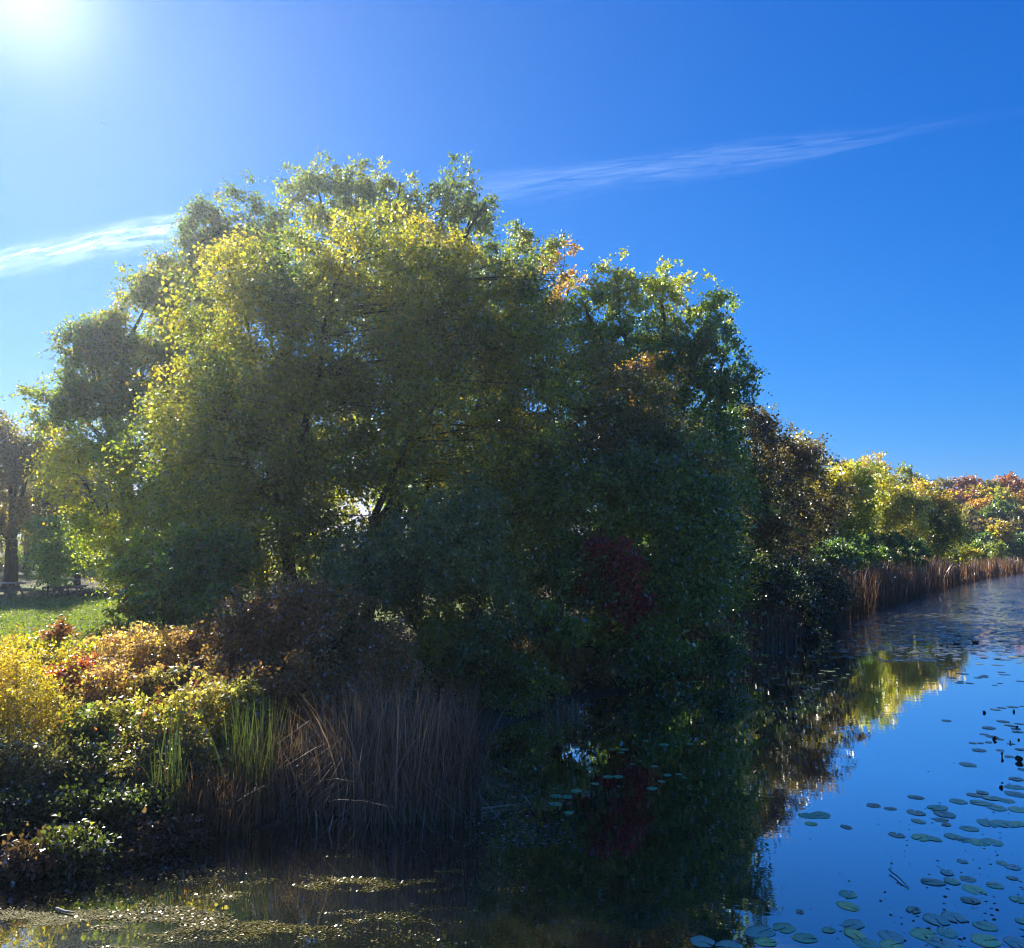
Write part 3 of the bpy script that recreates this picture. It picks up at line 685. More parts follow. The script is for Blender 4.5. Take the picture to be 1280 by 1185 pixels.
# interior trees that close the grove's depths
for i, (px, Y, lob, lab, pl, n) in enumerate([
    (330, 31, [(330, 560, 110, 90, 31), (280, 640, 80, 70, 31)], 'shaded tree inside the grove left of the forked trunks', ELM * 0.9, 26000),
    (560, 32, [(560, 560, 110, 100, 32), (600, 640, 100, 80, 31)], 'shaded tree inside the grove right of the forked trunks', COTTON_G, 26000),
    (890, 43, [(880, 630, 60, 70, 42), (950, 660, 50, 55, 42), (820, 640, 60, 80, 42), (890, 700, 80, 40, 41)], 'dark tree added behind the right cottonwood trunk to stop low sun', DARKG, 26000),  # added to keep sun from passing under the cottonwood crown
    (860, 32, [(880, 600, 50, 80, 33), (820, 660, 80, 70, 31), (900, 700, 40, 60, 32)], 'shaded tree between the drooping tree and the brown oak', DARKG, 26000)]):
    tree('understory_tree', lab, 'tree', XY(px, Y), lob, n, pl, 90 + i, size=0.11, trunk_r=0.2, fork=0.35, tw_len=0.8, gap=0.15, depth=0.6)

# ------------------------------------------------------------------ shrubs on the near left bank
def shrub(name, label, px, Y, lobes, n, pl, seed, **k):
    n = int(n * 0.78)
    a = dict(size=0.05, trunk_r=0.035, fork=0.2, stems=5, tw_len=0.3, gap=0.12, part_names=('stems', 'foliage'), depth=0.9, mat_wood=M_TWIG, jitter=0.2, val=0.3, cfreq=0.5)
    a.update(k)
    return tree(name, label, 'shrub', XY(px, Y), lobes, n, pl, seed, **a)
shrub('golden_shrub', 'big golden-yellow bush cut by the left edge of the photo', 20, 13.5, [(20, 862, 60, 56, 13), (-50, 880, 80, 66, 13), (40, 910, 50, 50, 12.5), (10, 830, 45, 26, 14), (-60, 950, 60, 60, 12)], 42000, GOLD, 201, size=0.04, droop=0.6, width=0.4, tw_len=0.35)
shrub('bramble', 'pinkish-bronze bramble thicket in the sun right of the golden bush', 170, 16, [(150, 830, 60, 40, 16), (210, 820, 55, 40, 16.5), (120, 880, 50, 45, 14), (190, 880, 60, 50, 14), (250, 850, 50, 45, 15)], 46000, BRAMBLE, 202, size=0.045, accents=[((0.17, 0.05, 0.04), 0.05), ((0.42, 0.3, 0.04), 0.08)])
shrub('bramble', 'greenish bramble thicket with pale leaves below the bronze one', 220, 13.2, [(150, 930, 55, 40, 12.6), (230, 920, 55, 45, 12.8), (290, 900, 45, 50, 13.5), (100, 930, 40, 35, 12.4)], 30000, pal([(0.07, 0.09, 0.03), (0.14, 0.14, 0.04), (0.22, 0.17, 0.06), (0.26, 0.22, 0.09)]), 203, size=0.05, accents=[((0.15, 0.05, 0.04), 0.04)])
shrub('bramble', 'dull green-brown bramble skirt hanging between the golden bush and the dark vine tangle', 120, 12.2, [(50, 965, 60, 42, 11.7), (125, 972, 55, 42, 11.8), (200, 962, 50, 42, 12.1), (-40, 975, 60, 45, 11.5), (250, 960, 35, 40, 12.4)], 44000, pal([(0.05, 0.065, 0.025), (0.09, 0.09, 0.035), (0.14, 0.11, 0.05), (0.16, 0.14, 0.06)]), 212, size=0.04, accents=[((0.10, 0.03, 0.03), 0.05)])
shrub('spicebush', 'small bright yellow bush at the edge of the lawn', 160, 20, [(162, 782, 24, 20, 19.5), (140, 800, 20, 14, 19), (180, 800, 22, 18, 18.5)], 9000, GOLD, 204, size=0.065, accents=[((0.40, 0.14, 0.04), 0.06)])
shrub('red_shrub', 'slender shrub with a red leaf tip poking above the lawn edge', 78, 17.5, [(80, 780, 6, 12, 17.2), (76, 800, 16, 14, 17.2), (80, 830, 22, 18, 16.5)], 2600, RED * 0.75, 205, size=0.05, stems=3)
shrub('lime_shrub', 'low lime-yellow bush in front of the lawn at left', 110, 16.5, [(95, 818, 18, 12, 16.4), (60, 815, 22, 12, 17), (35, 812, 24, 12, 17.2), (120, 822, 14, 10, 16)], 7000, pal([(0.14, 0.17, 0.03), (0.25, 0.25, 0.03), (0.34, 0.28, 0.03)]), 206, size=0.055)
shrub('crimson_shrub', 'dull crimson-leaved shrub between the golden bush and the brambles', 88, 14.5, [(88, 850, 16, 24, 14.2), (96, 880, 14, 22, 13.8)], 4500, pal([(0.14, 0.03, 0.03), (0.24, 0.05, 0.045), (0.22, 0.14, 0.05)]), 207, size=0.05)
shrub('bronze_shrub', 'dusky bronze shrub at the sun line beside the withered brown one', 285, 17, [(280, 830, 40, 40, 16), (300, 870, 40, 40, 14.6), (255, 800, 30, 20, 17)], 22000, pal([(0.08, 0.05, 0.035), (0.15, 0.08, 0.05), (0.22, 0.12, 0.07), (0.28, 0.18, 0.08)]), 208, size=0.045)
shrub('grapevine', 'green vine tangle coloured dark for bank shade with broad leaves overhanging the near water', 60, 11.4, [(30, 1032, 70, 36, 10.9), (110, 1034, 60, 34, 10.9), (170, 1032, 50, 32, 11), (40, 1064, 60, 27, 10.2), (110, 1058, 55, 25, 10.4), (-60, 1050, 70, 45, 10.3)], 34000, VINE * 0.55, 209, size=0.042, width=0.75, tw_len=0.3, n_lf=10, accents=[((0.15, 0.14, 0.05), 0.06)])  # leaf colour darkened for the shade of the bank behind
shrub('virginia_creeper', 'reddish creeper carpet coloured dark for shade at the waterline below the vine tangle', 120, 10.9, [(100, 1065, 90, 16, 10.2), (190, 1045, 50, 20, 10.8), (10, 1085, 60, 14, 9.7)], 7000, pal([(0.03, 0.022, 0.015), (0.05, 0.028, 0.022), (0.06, 0.035, 0.028)]), 210, size=0.055)  # palette dimmed in place of shade from the bank overhang
shrub('burdock', 'broad-leaved green weed among the brambles', 108, 13.4, [(108, 912, 16, 18, 12.6)], 700, pal([(0.06, 0.10, 0.05), (0.10, 0.15, 0.06)]), 211, size=0.11, width=0.8, n_lf=5)

# ------------------------------------------------------------------ reeds and cattails
def blades(name, label, cat, region, n, h, wid, pl, seed, kind=None, lean=0.25, group=None, broken=0.0, base_col=None, mat=None, base_z=None, wood=None):
    """region: function(rng, n) -> x, y"""
    rng = np.random.default_rng(seed)
    x, y = region(rng, n)
    n = len(x)
    z = np.maximum(height(x, y), -0.12) if base_z is None else np.full(n, base_z)
    hh = h * rng.uniform(0.55, 1.15, n)
    a = rng.uniform(0, 2 * PI, n)
    le = lean * np.abs(rng.normal(size=n)) + 0.02
    dx = np.cos(a) * le; dy = np.sin(a) * le
    ph = rng.uniform(0, PI, n)
    wx = np.cos(ph); wy = np.sin(ph) * 0.6
    ns = 5
    w0 = wid * rng.uniform(0.4, 1.8, n)
    br = rng.random(n) < broken
    bz = rng.uniform(0.3, 0.8, n)
    rings = []
    for k in range(ns + 1):
        t = k / ns
        cx = x + dx * hh * t * t; cy = y + dy * hh * t * t; cz = z + hh * t * (1 - 0.25 * le * t)
        over = np.where(br, np.maximum(0, t - bz), 0)
        cx = cx + over * hh * np.cos(a) * 0.9; cy = cy + over * hh * np.sin(a) * 0.9; cz = cz - over * hh * 1.5
        ww = w0 * (1 - t ** 2.2) * 0.5 + 0.0008
        tw = ph + t * 1.2
        ox = np.cos(tw) * ww; oy = np.sin(tw) * ww * 0.7
        rings.append(np.stack([np.stack([cx - ox, cy - oy, cz], -1), np.stack([cx + ox, cy + oy, cz], -1)], 1))
    R = np.stack(rings, 1)                        # n, ns+1, 2, 3
    V = R.reshape(-1, 3)
    b = np.arange(n)[:, None] * (ns + 1) * 2 + np.arange(ns)[None, :] * 2
    q = np.stack([b, b + 1, b + 3, b + 2], -1).reshape(-1, 4)
    col = grad(pl, rng.random(n) * 0.7 + 0.15 + 0.15 * Noise(seed, 0.5)(np.stack([x, y, z], -1)))
    col = col * np.clip(1 + 0.25 * rng.normal(size=(n, 1)), 0.4, 1.7)
    cc = np.repeat(col, ns, 0).reshape(n, ns, 3)
    if base_col is not None:
        for k in range(ns):
            f = max(0.0, 1 - k / (ns * 0.55))
            cc[:, k] = cc[:, k] * (1 - f) + np.array(base_col) * f
    org = np.array([x.mean(), y.mean(), max(0.0, float(np.mean(z)))])
    o = raw_mesh(name, V - org, len(q), 4, mat or M_REED, cc.reshape(-1, 3), None, q)
    o.location = org
    return tag(o, label, cat, group, kind)

def blob(cx, cy, rx, ry, rot=0.0):
    def f(rng, n):
        a = rng.uniform(0, 2 * PI, n); r = np.sqrt(rng.random(n))
        u, v = r * np.cos(a) * rx, r * np.sin(a) * ry
        return cx + u * math.cos(rot) - v * math.sin(rot), cy + u * math.sin(rot) + v * math.cos(rot)
    return f
def pblob(px, py, rx, ry, rot=0.0):
    g = ground(px, py)
    return blob(g[0], g[1], rx, ry, rot)
def along(i0, i1, back, front=0.2):
    pts = np.array([ground(*shore_px[i])[:2] for i in range(i0, i1 + 1)])
    seg = np.linalg.norm(np.diff(pts, axis=0), axis=1); cum = np.concatenate([[0], np.cumsum(seg)])
    def f(rng, n):
        s = rng.random(n) * cum[-1]
        k = np.clip(np.searchsorted(cum, s) - 1, 0, len(seg) - 1)
        t = (s - cum[k]) / seg[k]
        p = pts[k] + (pts[k + 1] - pts[k]) * t[:, None]
        d = unit(pts[k + 1] - pts[k])
        nrm = np.stack([-d[:, 1], d[:, 0]], -1)
        off = rng.random(n) ** 1.2 * (back + front) - front
        return p[:, 0] + nrm[:, 0] * off, p[:, 1] + nrm[:, 1] * off
    return f
DRY = pal([(0.12, 0.082, 0.045), (0.19, 0.13, 0.072), (0.28, 0.20, 0.11), (0.38, 0.29, 0.17)])
TAN = pal([(0.085, 0.048, 0.025), (0.15, 0.085, 0.042), (0.22, 0.13, 0.065)])
GREENR = pal([(0.04, 0.085, 0.02), (0.07, 0.13, 0.025), (0.12, 0.17, 0.035)])

blades('dead_reed_clump', 'large clump of dead grey-brown reeds standing in the near water', 'reeds', pblob(505, 1008, 1.15, 0.8), 2800, 1.7, 0.016, DRY * np.array([0.78, 0.8, 0.95]), 301, 'stuff', lean=0.24, broken=0.45)
blades('dead_reed_clump', 'matted dark dead reeds between the green cattails and the large clump', 'reeds', pblob(385, 1010, 0.75, 0.7), 1100, 1.25, 0.014, DRY * np.array([0.55, 0.57, 0.7]), 302, 'stuff', lean=0.42, broken=0.4)
blades('cattail_clump', 'green cattail clump with tan bases left of the dead reeds', 'reeds', pblob(315, 1022, 0.42, 0.4), 170, 1.5, 0.018, GREENR * 0.8, 303, 'stuff', lean=0.14, base_col=(0.24, 0.14, 0.08))
blades('cattail_clump', 'thin bright green cattail tuft in the middle of the bramble bank', 'reeds', pblob(208, 1045, 0.24, 0.2), 50, 1.6, 0.016, GREENR, 304, 'stuff', lean=0.14, base_col=(0.16, 0.13, 0.05))
blades('dry_reed_clump', 'short sunlit tan reed stubble between the two green cattail clumps', 'reeds', pblob(268, 1040, 0.5, 0.3), 360, 0.8, 0.016, TAN * 1.15, 305, 'stuff', lean=0.3, broken=0.2)
blades('dry_reed_clump', 'few short dead stalks on a spit of the dark shore', 'reeds', pblob(690, 893, 1.0, 0.3), 120, 0.55, 0.02, DRY, 306, 'stuff', lean=0.3, broken=0.3)
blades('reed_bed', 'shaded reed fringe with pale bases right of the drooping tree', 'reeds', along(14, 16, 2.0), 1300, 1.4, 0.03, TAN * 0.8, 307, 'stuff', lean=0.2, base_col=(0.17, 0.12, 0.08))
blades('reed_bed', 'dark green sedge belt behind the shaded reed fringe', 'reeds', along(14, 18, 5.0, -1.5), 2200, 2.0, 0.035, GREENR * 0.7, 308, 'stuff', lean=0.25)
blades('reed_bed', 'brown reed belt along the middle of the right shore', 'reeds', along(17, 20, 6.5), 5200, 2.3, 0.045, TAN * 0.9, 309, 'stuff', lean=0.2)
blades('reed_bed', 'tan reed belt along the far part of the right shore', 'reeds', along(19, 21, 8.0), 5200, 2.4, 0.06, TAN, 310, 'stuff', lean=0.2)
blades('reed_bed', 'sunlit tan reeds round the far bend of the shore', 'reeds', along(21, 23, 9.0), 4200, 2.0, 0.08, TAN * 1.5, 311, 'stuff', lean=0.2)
# mown grass strip
def lawn_region(rng, n):
    x = rng.uniform(-24, -9, n); y = rng.uniform(19, 40, n)
    k = sdist(x, y) > 6.0
    return x[k], y[k]
blades('grass', 'sunlit green mown lawn behind the golden bush', 'grass', lawn_region, 42000, 0.10, 0.03, pal([(0.11, 0.20, 0.02), (0.18, 0.28, 0.03), (0.30, 0.33, 0.05)]), 312, 'stuff', lean=0.4, mat=M_GRASS)

# ------------------------------------------------------------------ lily pads
PADC = {'green': (0.075, 0.13, 0.07), 'blue': (0.07, 0.115, 0.10), 'yellow': (0.16, 0.18, 0.06), 'dull': (0.06, 0.075, 0.05), 'brown': (0.10, 0.07, 0.04)}
def pad_material(name, c):
    m = noise_mat(name, (c[0] * 3.0, c[1] * 3.0, c[2] * 2.2), (c[0] * 4.6, c[1] * 4.2, c[2] * 3.2), 6.0, 0.22, 0.12, 0.9)
    return m
M_PAD = {k: pad_material('lily_pad_' + k, c) for k, c in PADC.items()}
PAD_MESH = {}
def pad_mesh(key, var):
    if (key, var) in PAD_MESH: return PAD_MESH[(key, var)]
    rng = np.random.default_rng(700 + var)
    bm = bmesh.new()
    n = 26
    notch = 0.22 + 0.1 * rng.random()
    ph = rng.uniform(0, 2 * PI, 4)
    rings = []
    for r in (0.06, 0.4, 0.75, 1.0):
        ring = []
        for i in range(n + 1):
            a = notch / 2 + (2 * PI - notch) * i / n
            rr = r * (1 + 0.06 * math.sin(2 * a + ph[0]) + 0.04 * math.sin(5 * a + ph[1]) + 0.02 * math.sin(11 * a + ph[2]))
            z = 0.012 * r * r * math.sin(2 * a + ph[2]) + 0.012 * (r ** 6) * (0.5 + 0.5 * math.sin(5 * a + ph[3])) + 0.02
            ring.append(bm.verts.new((rr * math.cos(a), rr * math.sin(a), z)))
        rings.append(ring)
    top = []
    for k in range(3):
        for i in range(n):
            top.append(bm.faces.new((rings[k][i], rings[k + 1][i], rings[k + 1][i + 1], rings[k][i + 1])))
    ext = bmesh.ops.extrude_face_region(bm, geom=top)
    for e in ext['geom']:
        if isinstance(e, bmesh.types.BMVert): e.co.z -= 0.015
    bmesh.ops.recalc_face_normals(bm, faces=bm.faces)
    me = bpy.data.meshes.new('lily_pad')
    bm.to_mesh(me); bm.free()
    for p in me.polygons: p.use_smooth = True
    me.materials.append(M_PAD[key])
    PAD_MESH[(key, var)] = me
    return me
prng = np.random.default_rng(55)
PAD_POS = []
def pad(px, py, wpx, key, label, group):
    g = ground(px, py)
    r = wpx * math.hypot(g[1], 0) / 1004.0 / 2
    o = bpy.data.objects.new('lily_pad', pad_mesh(key, int(prng.integers(0, 4))))
    k = len(PAD_POS)
    o.location = (g[0], g[1], 0.0015 + 0.0006 * (k % 9))
    o.rotation_euler = (0, 0, prng.uniform(0, 2 * PI))
    r *= prng.uniform(0.68, 1.1)
    o.scale = (r, r * prng.uniform(0.8, 1.0), 0.06)
    COL.objects.link(o)
    PAD_POS.append(g)
    return tag(o, label, 'lily pad', group)
G1 = 'lily pads in the near right corner'
for t in [
    (878, 1177, 40, 'blue', 'large grey-green pad leftmost along the bottom edge'),
    (912, 1184, 34, 'blue', 'grey-green pad cut by the bottom edge right of the leftmost one'),
    (950, 1165, 42, 'blue', 'broad blue-green pad at the left of the tight raft of pads by the bottom'),
    (980, 1160, 40, 'green', 'broad green pad topmost in the tight raft by the bottom'),
    (1006, 1173, 30, 'green', 'green pad at the right end of the tight raft by the bottom'),
    (957, 1178, 30, 'yellow', 'yellowish pad lowest in the tight raft by the bottom'),
    (1036, 1163, 24, 'green', 'small green pad alone right of the tight bottom raft'),
    (1067, 1156, 30, 'blue', 'blue-green pad uppermost of the stack of three near the bottom'),
    (1068, 1168, 32, 'yellow', 'yellow-green pad in the middle of the stack of three near the bottom'),
    (1082, 1179, 28, 'green', 'green pad lowest of the stack of three near the bottom'),
    (1114, 1171, 30, 'blue', 'blue-green pad overlapped by a yellow one at the bottom edge'),
    (1114, 1182, 28, 'yellow', 'yellow pad at the bottom edge below the blue-green one'),
    (1060, 1118, 24, 'green', 'green pad upper of a lone pair above the stack of three'),
    (1060, 1133, 26, 'yellow', 'yellow-green pad lower of a lone pair above the stack of three'),
    (1000, 1140, 14, 'brown', 'small brownish pad alone above the tight bottom raft'),
    (1142, 1138, 18, 'dull', 'small dull pad left of the broad blue-green raft'),
    (1170, 1150, 34, 'blue', 'broad blue-green pad in front of the dark folded leaf'),
    (1192, 1147, 34, 'blue', 'broad blue-green pad right half of the double raft near the corner'),
    (1155, 1168, 36, 'yellow', 'yellow-green pad left half of the lower double raft'),
    (1184, 1166, 36, 'green', 'green pad right half of the lower double raft'),
    (1178, 1180, 36, 'blue', 'blue-green pad at the bottom edge under the lower double raft'),
    (1232, 1176, 32, 'yellow', 'yellow-green pad near the bottom right corner'),
    (1232, 1158, 32, 'green', 'green pad just above the yellow-green one near the corner'),
    (1270, 1179, 30, 'blue', 'blue-green pad in the bottom right corner'),
    (1274, 1125, 28, 'green', 'green pad cut by the right edge above the corner'),
    (1278, 1152, 18, 'green', 'small green pad cut by the right edge just above the corner'),
    (1213, 1126, 26, 'dull', 'dull pad alone above the corner pads'),
    (1217, 1112, 28, 'yellow', 'yellowish pad below the middle raft on the right'),
    (1010, 1020, 22, 'green', 'left pad of the small raft alone in open blue water'),
    (1026, 1019, 24, 'green', 'right pad of the small raft alone in open blue water'),
    (1014, 1030, 20, 'yellow', 'yellow-green lower pad of the small raft in open blue water'),
    (1058, 1034, 20, 'dull', 'dull pad right of the small raft in open blue water'),
    (1210, 956, 26, 'green', 'green pad alone with a brown leaf below the dark upright leaves'),
]:
    pad(*t, G1)
G2 = 'lily pads in rafts on the right water'
L2 = 'dull green lily pad among the loose rafts on the right-hand blue water'
for x, y, wv, k in [(1166, 1103, 26, 'dull'), (1190, 1102, 28, 'green'), (1184, 1091, 26, 'blue'), (1210, 1099, 26, 'dull'), (1203, 1077, 18, 'dull'), (1252, 1079, 20, 'green'), (1266, 1084, 22, 'blue'),
    (1244, 1107, 26, 'green'), (1266, 1098, 14, 'dull'), (1152, 1047, 24, 'yellow'), (1168, 1049, 22, 'green'), (1192, 1046, 26, 'green'), (1206, 1050, 20, 'dull'), (1222, 1053, 28, 'yellow'), (1240, 1053, 26, 'green'), (1212, 1036, 22, 'green'),
    (1145, 1016, 20, 'dull'), (1148, 1027, 24, 'green'), (1181, 1018, 28, 'dull'), (1172, 1010, 26, 'green'), (1183, 1031, 18, 'dull'), (1176, 1025, 22, 'dull'), (1113, 1011, 20, 'dull'), (1092, 1007, 20, 'dull'), (1145, 997, 22, 'dull'), (1121, 1044, 18, 'dull'),
    (1198, 1002, 24, 'green'), (1218, 994, 24, 'dull'), (1226, 1004, 26, 'green'), (1240, 998, 26, 'green'), (1258, 1001, 28, 'green'), (1270, 993, 26, 'dull'), (1246, 1010, 24, 'green'), (1272, 1012, 26, 'yellow'), (1234, 1029, 28, 'green'), (1256, 1030, 28, 'green'), (1274, 1030, 22, 'yellow'),
    (1228, 991, 20, 'dull'), (1270, 974, 18, 'dull'), (1278, 962, 16, 'dull'), (1268, 984, 20, 'green')]:
    pad(x, y, wv, k, L2, G2)
G3 = 'small pads on the dark shaded water'
L3 = 'small pale green lily pad lying on the black tree-shaded water'
for x, y, wv in [(807, 926, 8), (830, 931, 11), (862, 930, 10), (846, 933, 7), (780, 937, 11), (776, 941, 11), (764, 937, 8), (737, 961, 12), (818, 958, 12), (834, 969, 11), (760, 971, 12), (772, 971, 14), (744, 980, 14), (827, 977, 13), (815, 986, 14),
    (720, 989, 15), (695, 995, 16), (709, 996, 13), (694, 1005, 17), (711, 1016, 13), (720, 934, 8), (848, 968, 9), (855, 972, 8), (693, 986, 6), (800, 952, 6), (790, 955, 7)]:
    pad(x, y, wv, 'green', L3, G3)
G4 = 'slender far pads on the right margin'
L4 = 'dark thin lily pad in the group by the curled brown leaves at right'
for x, y, wv in [(1252, 885, 12), (1266, 884, 14), (1278, 883, 10), (1244, 887, 12), (1254, 902, 16), (1262, 907, 14), (1270, 911, 12), (1236, 910, 16), (1230, 918, 14), (1240, 921, 18), (1248, 924, 14), (1216, 929, 10), (1226, 929, 12), (1236, 928, 12), (1224, 938, 16),
    (1272, 915, 14), (1276, 937, 16), (1262, 946, 14), (1183, 901, 14), (1274, 905, 12), (1250, 938, 10), (1264, 930, 10)]:
    pad(x, y, wv, 'dull', L4, G4)
def in_poly(pt, pg):
    c = False
    for i in range(len(pg)):
        a, b = pg[i], pg[(i + 1) % len(pg)]
        if (a[1] > pt[1]) != (b[1] > pt[1]) and pt[0] < (b[0] - a[0]) * (pt[1] - a[1]) / (b[1] - a[1]) + a[0]: c = not c
    return c
def scatter(pg, n, lo, hi, key, label, group):
    xs = [p[0] for p in pg]; ys = [p[1] for p in pg]
    k = 0
    while k < n:
        q = (prng.uniform(min(xs), max(xs)), prng.uniform(min(ys), max(ys)))
        if not in_poly(q, pg): continue
        g = ground(*q)
        if sdist(g[0], g[1]) > -0.3: continue
        pad(q[0], q[1], prng.uniform(lo, hi), key, label, group); k += 1
scatter([(880, 862), (950, 828), (1030, 800), (1090, 795), (1080, 830), (1040, 862), (1010, 885), (930, 900), (885, 885)], 90, 6, 11, 'dull', 'small dark lily pad in the dense shaded field beside the right reeds', 'pads in the shaded field')
scatter([(1180, 790), (1280, 750), (1290, 850), (1240, 862), (1190, 866), (1170, 840)], 60, 7, 13, 'dull', 'thin dark lily pad on the bright water around the two ducks', 'pads around the ducks')

# far pads and ripples of floating leaves: too many to count
def flecks(name, label, pts, size, pl, seed, tilt=0.15, z=0.012, asp=1.0, mat=None):
    rng = np.random.default_rng(seed)
    n = len(pts)
    a = rng.uniform(0, 2 * PI, n)
    r = size * rng.uniform(0.4, 1.5, n)
    nv = 6
    V = np.empty((n, nv, 3))
    tx = rng.normal(size=n) * tilt; ty = rng.normal(size=n) * tilt
    for i in range(nv):
        b = a + 2 * PI * i / nv
        rr = r * rng.uniform(0.7, 1.1, n)
        lx, ly = np.cos(b) * rr, np.sin(b) * rr * asp
        V[:, i, 0] = pts[:, 0] + lx; V[:, i, 1] = pts[:, 1] + ly
        V[:, i, 2] = z + lx * tx + ly * ty + np.abs(tx) * r * 0.8 + np.abs(ty) * r * 0.8
    col = grad(pl, rng.random(n)) * np.clip(1 + 0.25 * rng.normal(size=(n, 1)), 0.4, 1.7)
    o = raw_mesh(name, V.reshape(-1, 3), n, nv, mat or M_FLOAT, col)
    return tag(o, label, 'floating leaves', kind='stuff')
def lawn_leaves():
    rg = np.random.default_rng(91)
    x = rg.uniform(-34, -8, 7000); y = rg.uniform(19, 60, 7000)
    k = sdist(x, y) > 6.0
    x, y = x[k], y[k]
    flecks('fallen_leaves', 'brown and yellow fallen leaves scattered over the lawn and bare park ground', np.stack([x, y], -1), 0.05,
           pal([(0.12, 0.07, 0.03), (0.22, 0.14, 0.05), (0.34, 0.25, 0.06)]), 406, tilt=0.25, z=height(x, y) + 0.05, asp=0.8)
def px_pts(rng, n, dens):
    """points on the water whose pixel density follows dens(px, py) in 0..1 inside a box"""
    out = []
    while sum(len(o) for o in out) < n:
        px = rng.uniform(-80, 1330, 40000); py = rng.uniform(716, 1240, 40000)
        k = rng.random(40000) < dens(px, py)
        px, py = px[k], py[k]
        a = (px - 640) / 1004; b = (592.5 - py) / 1004
        s = -CAM_H / (b * cp + sp)
        x, y = a * s, (cp - b * sp) * s
        k2 = sdist(x, y) < -0.05
        out.append(np.stack([x[k2], y[k2]], -1))
    return np.concatenate(out)[:n]
lawn_leaves()
frng = np.random.default_rng(77)
nzA = Noise(5, 0.55); nzB = Noise(6, 1.6)
def dens_film(px, py):
    a = (px - 640) / 1004; b = (592.5 - py) / 1004
    s = -CAM_H / (b * cp + sp)
    x, y = a * s, (cp - b * sp) * s
    q = np.stack([x * 0.6, y * 1.6, 0 * x], -1)
    mid = 1165 - (px - 60) * 0.13                       # film band shaped as the sunlit patch, drifting away towards the right
    band = np.exp(-((py - mid) / 34.0) ** 2) * np.clip((700 - px) / 120, 0, 1)
    nz = np.clip(-0.15 + 0.7 * nzA(q) + 0.5 * nzB(q), 0.0, 1)
    return np.clip(band * nz + 0.05 * (py > 1040) * (px < 700) * nz, 0.0, 1)
flecks('floating_film', 'film of duckweed and leaf litter massed to draw the sunlit patch on the near left water', px_pts(frng, 20000, lambda a, b: dens_film(a, b) ** 1.6), 0.008, pal([(0.025, 0.027, 0.006), (0.06, 0.06, 0.012), (0.11, 0.10, 0.02), (0.20, 0.165, 0.045)]), 401, tilt=0.08, z=0.003)
flecks('glint_leaves', 'wet yellowed leaf flecks added as sun glints in the film on the near left water', px_pts(frng, 2200, lambda a, b: dens_film(a, b) * np.clip((a - 40) / 120, 0, 1)), 0.013, pal([(0.12, 0.10, 0.03), (0.26, 0.21, 0.07), (0.34, 0.28, 0.12)]), 405, tilt=0.35, z=0.006, asp=0.6, mat=M_FLOAT_WET)  # bright tilted flecks put in for sparkle on the film
def dens_far(px, py):
    return np.clip((px - 1010 - (800 - py) * 0.3) / 100, 0, 1) * np.clip((830 - py) / 60, 0, 1)
flecks('floating_film', 'broken leaves streaking the far water below the bend', px_pts(frng, 5000, dens_far), 0.15, pal([(0.03, 0.035, 0.025), (0.09, 0.10, 0.07), (0.14, 0.13, 0.10)]), 402, tilt=0.04, asp=0.6, mat=M_FLOAT_WET)
def dens_dark(px, py):
    return np.clip((px - 640) / 60, 0, 1) * np.clip((1010 - px) / 60, 0, 1) * np.clip((py - 850) / 30, 0, 1) * np.clip((930 - py) / 30, 0, 1) + \
           (np.abs(px - 650) < 70) * (np.abs(py - 1020) < 40) * 0.9
flecks('floating_film', 'sparse leaf scraps on the dark water off the dead reed clump', px_pts(frng, 900, dens_dark), 0.02, pal([(0.08, 0.09, 0.06), (0.2, 0.2, 0.15), (0.3, 0.26, 0.24)]), 403, tilt=0.12, z=0.004)
def dens_right(px, py):
    return np.clip((px - 1000 - (py - 900) * -0.1) / 200, 0, 1) * np.clip((py - 930) / 40, 0, 1) * 0.6
flecks('floating_film', 'small brown leaf scraps between the pads on the right water', px_pts(frng, 200, dens_right), 0.016, pal([(0.05, 0.03, 0.02), (0.10, 0.06, 0.04)]), 404, tilt=0.2, z=0.03)

# ------------------------------------------------------------------ small things on the water
def curled_leaf(px, py, hpx, label, seed):
    g = ground(px, py)
    k = g[1] / 1004.0
    rng = np.random.default_rng(seed)
    h = hpx * k * 0.62
    bm = bmesh.new()
    nu, nv_ = 6, 8
    vs = []
    for i in range(nu + 1):
        row = []
        for j in range(nv_ + 1):
            u = i / nu; t = j / nv_ * 2 - 1
            wdt = math.sin(PI * min(0.97, u * 0.92 + 0.06)) * h * 0.55
            cur = 1.5 * (0.6 + 0.4 * u)
            x = math.sin(t * cur) / cur * wdt * 1.3
            y = (1 - math.cos(t * cur)) * wdt * 0.8
            row.append(bm.verts.new((x + 0.15 * h * u * u, y, u * h - 0.01)))
        vs.append(row)
    for i in range(nu):
        for j in range(nv_):
            bm.faces.new((vs[i][j], vs[i][j + 1], vs[i + 1][j + 1], vs[i + 1][j]))
    ext = bmesh.ops.solidify(bm, geom=list(bm.faces), thickness=0.003)
    me = bpy.data.meshes.new('curled_leaf'); bm.to_mesh(me); bm.free()
    for p in me.polygons: p.use_smooth = True
    me.materials.append(M_DEADLEAF)
    o = link(bpy.data.objects.new('curled_leaf', me))
    o.location = (g[0], g[1], 0.0)
    o.rotation_euler = (rng.uniform(-0.4, 0.4), rng.uniform(-0.7, 0.7), rng.uniform(0, 6.28))
    tag(o, label, 'dead leaf', 'curled dead leaves on the right water')
M_DEADLEAF = noise_mat('dead_leaf', (0.05, 0.022, 0.015), (0.14, 0.065, 0.045), 14.0, 0.6, 0.4, 0.3)
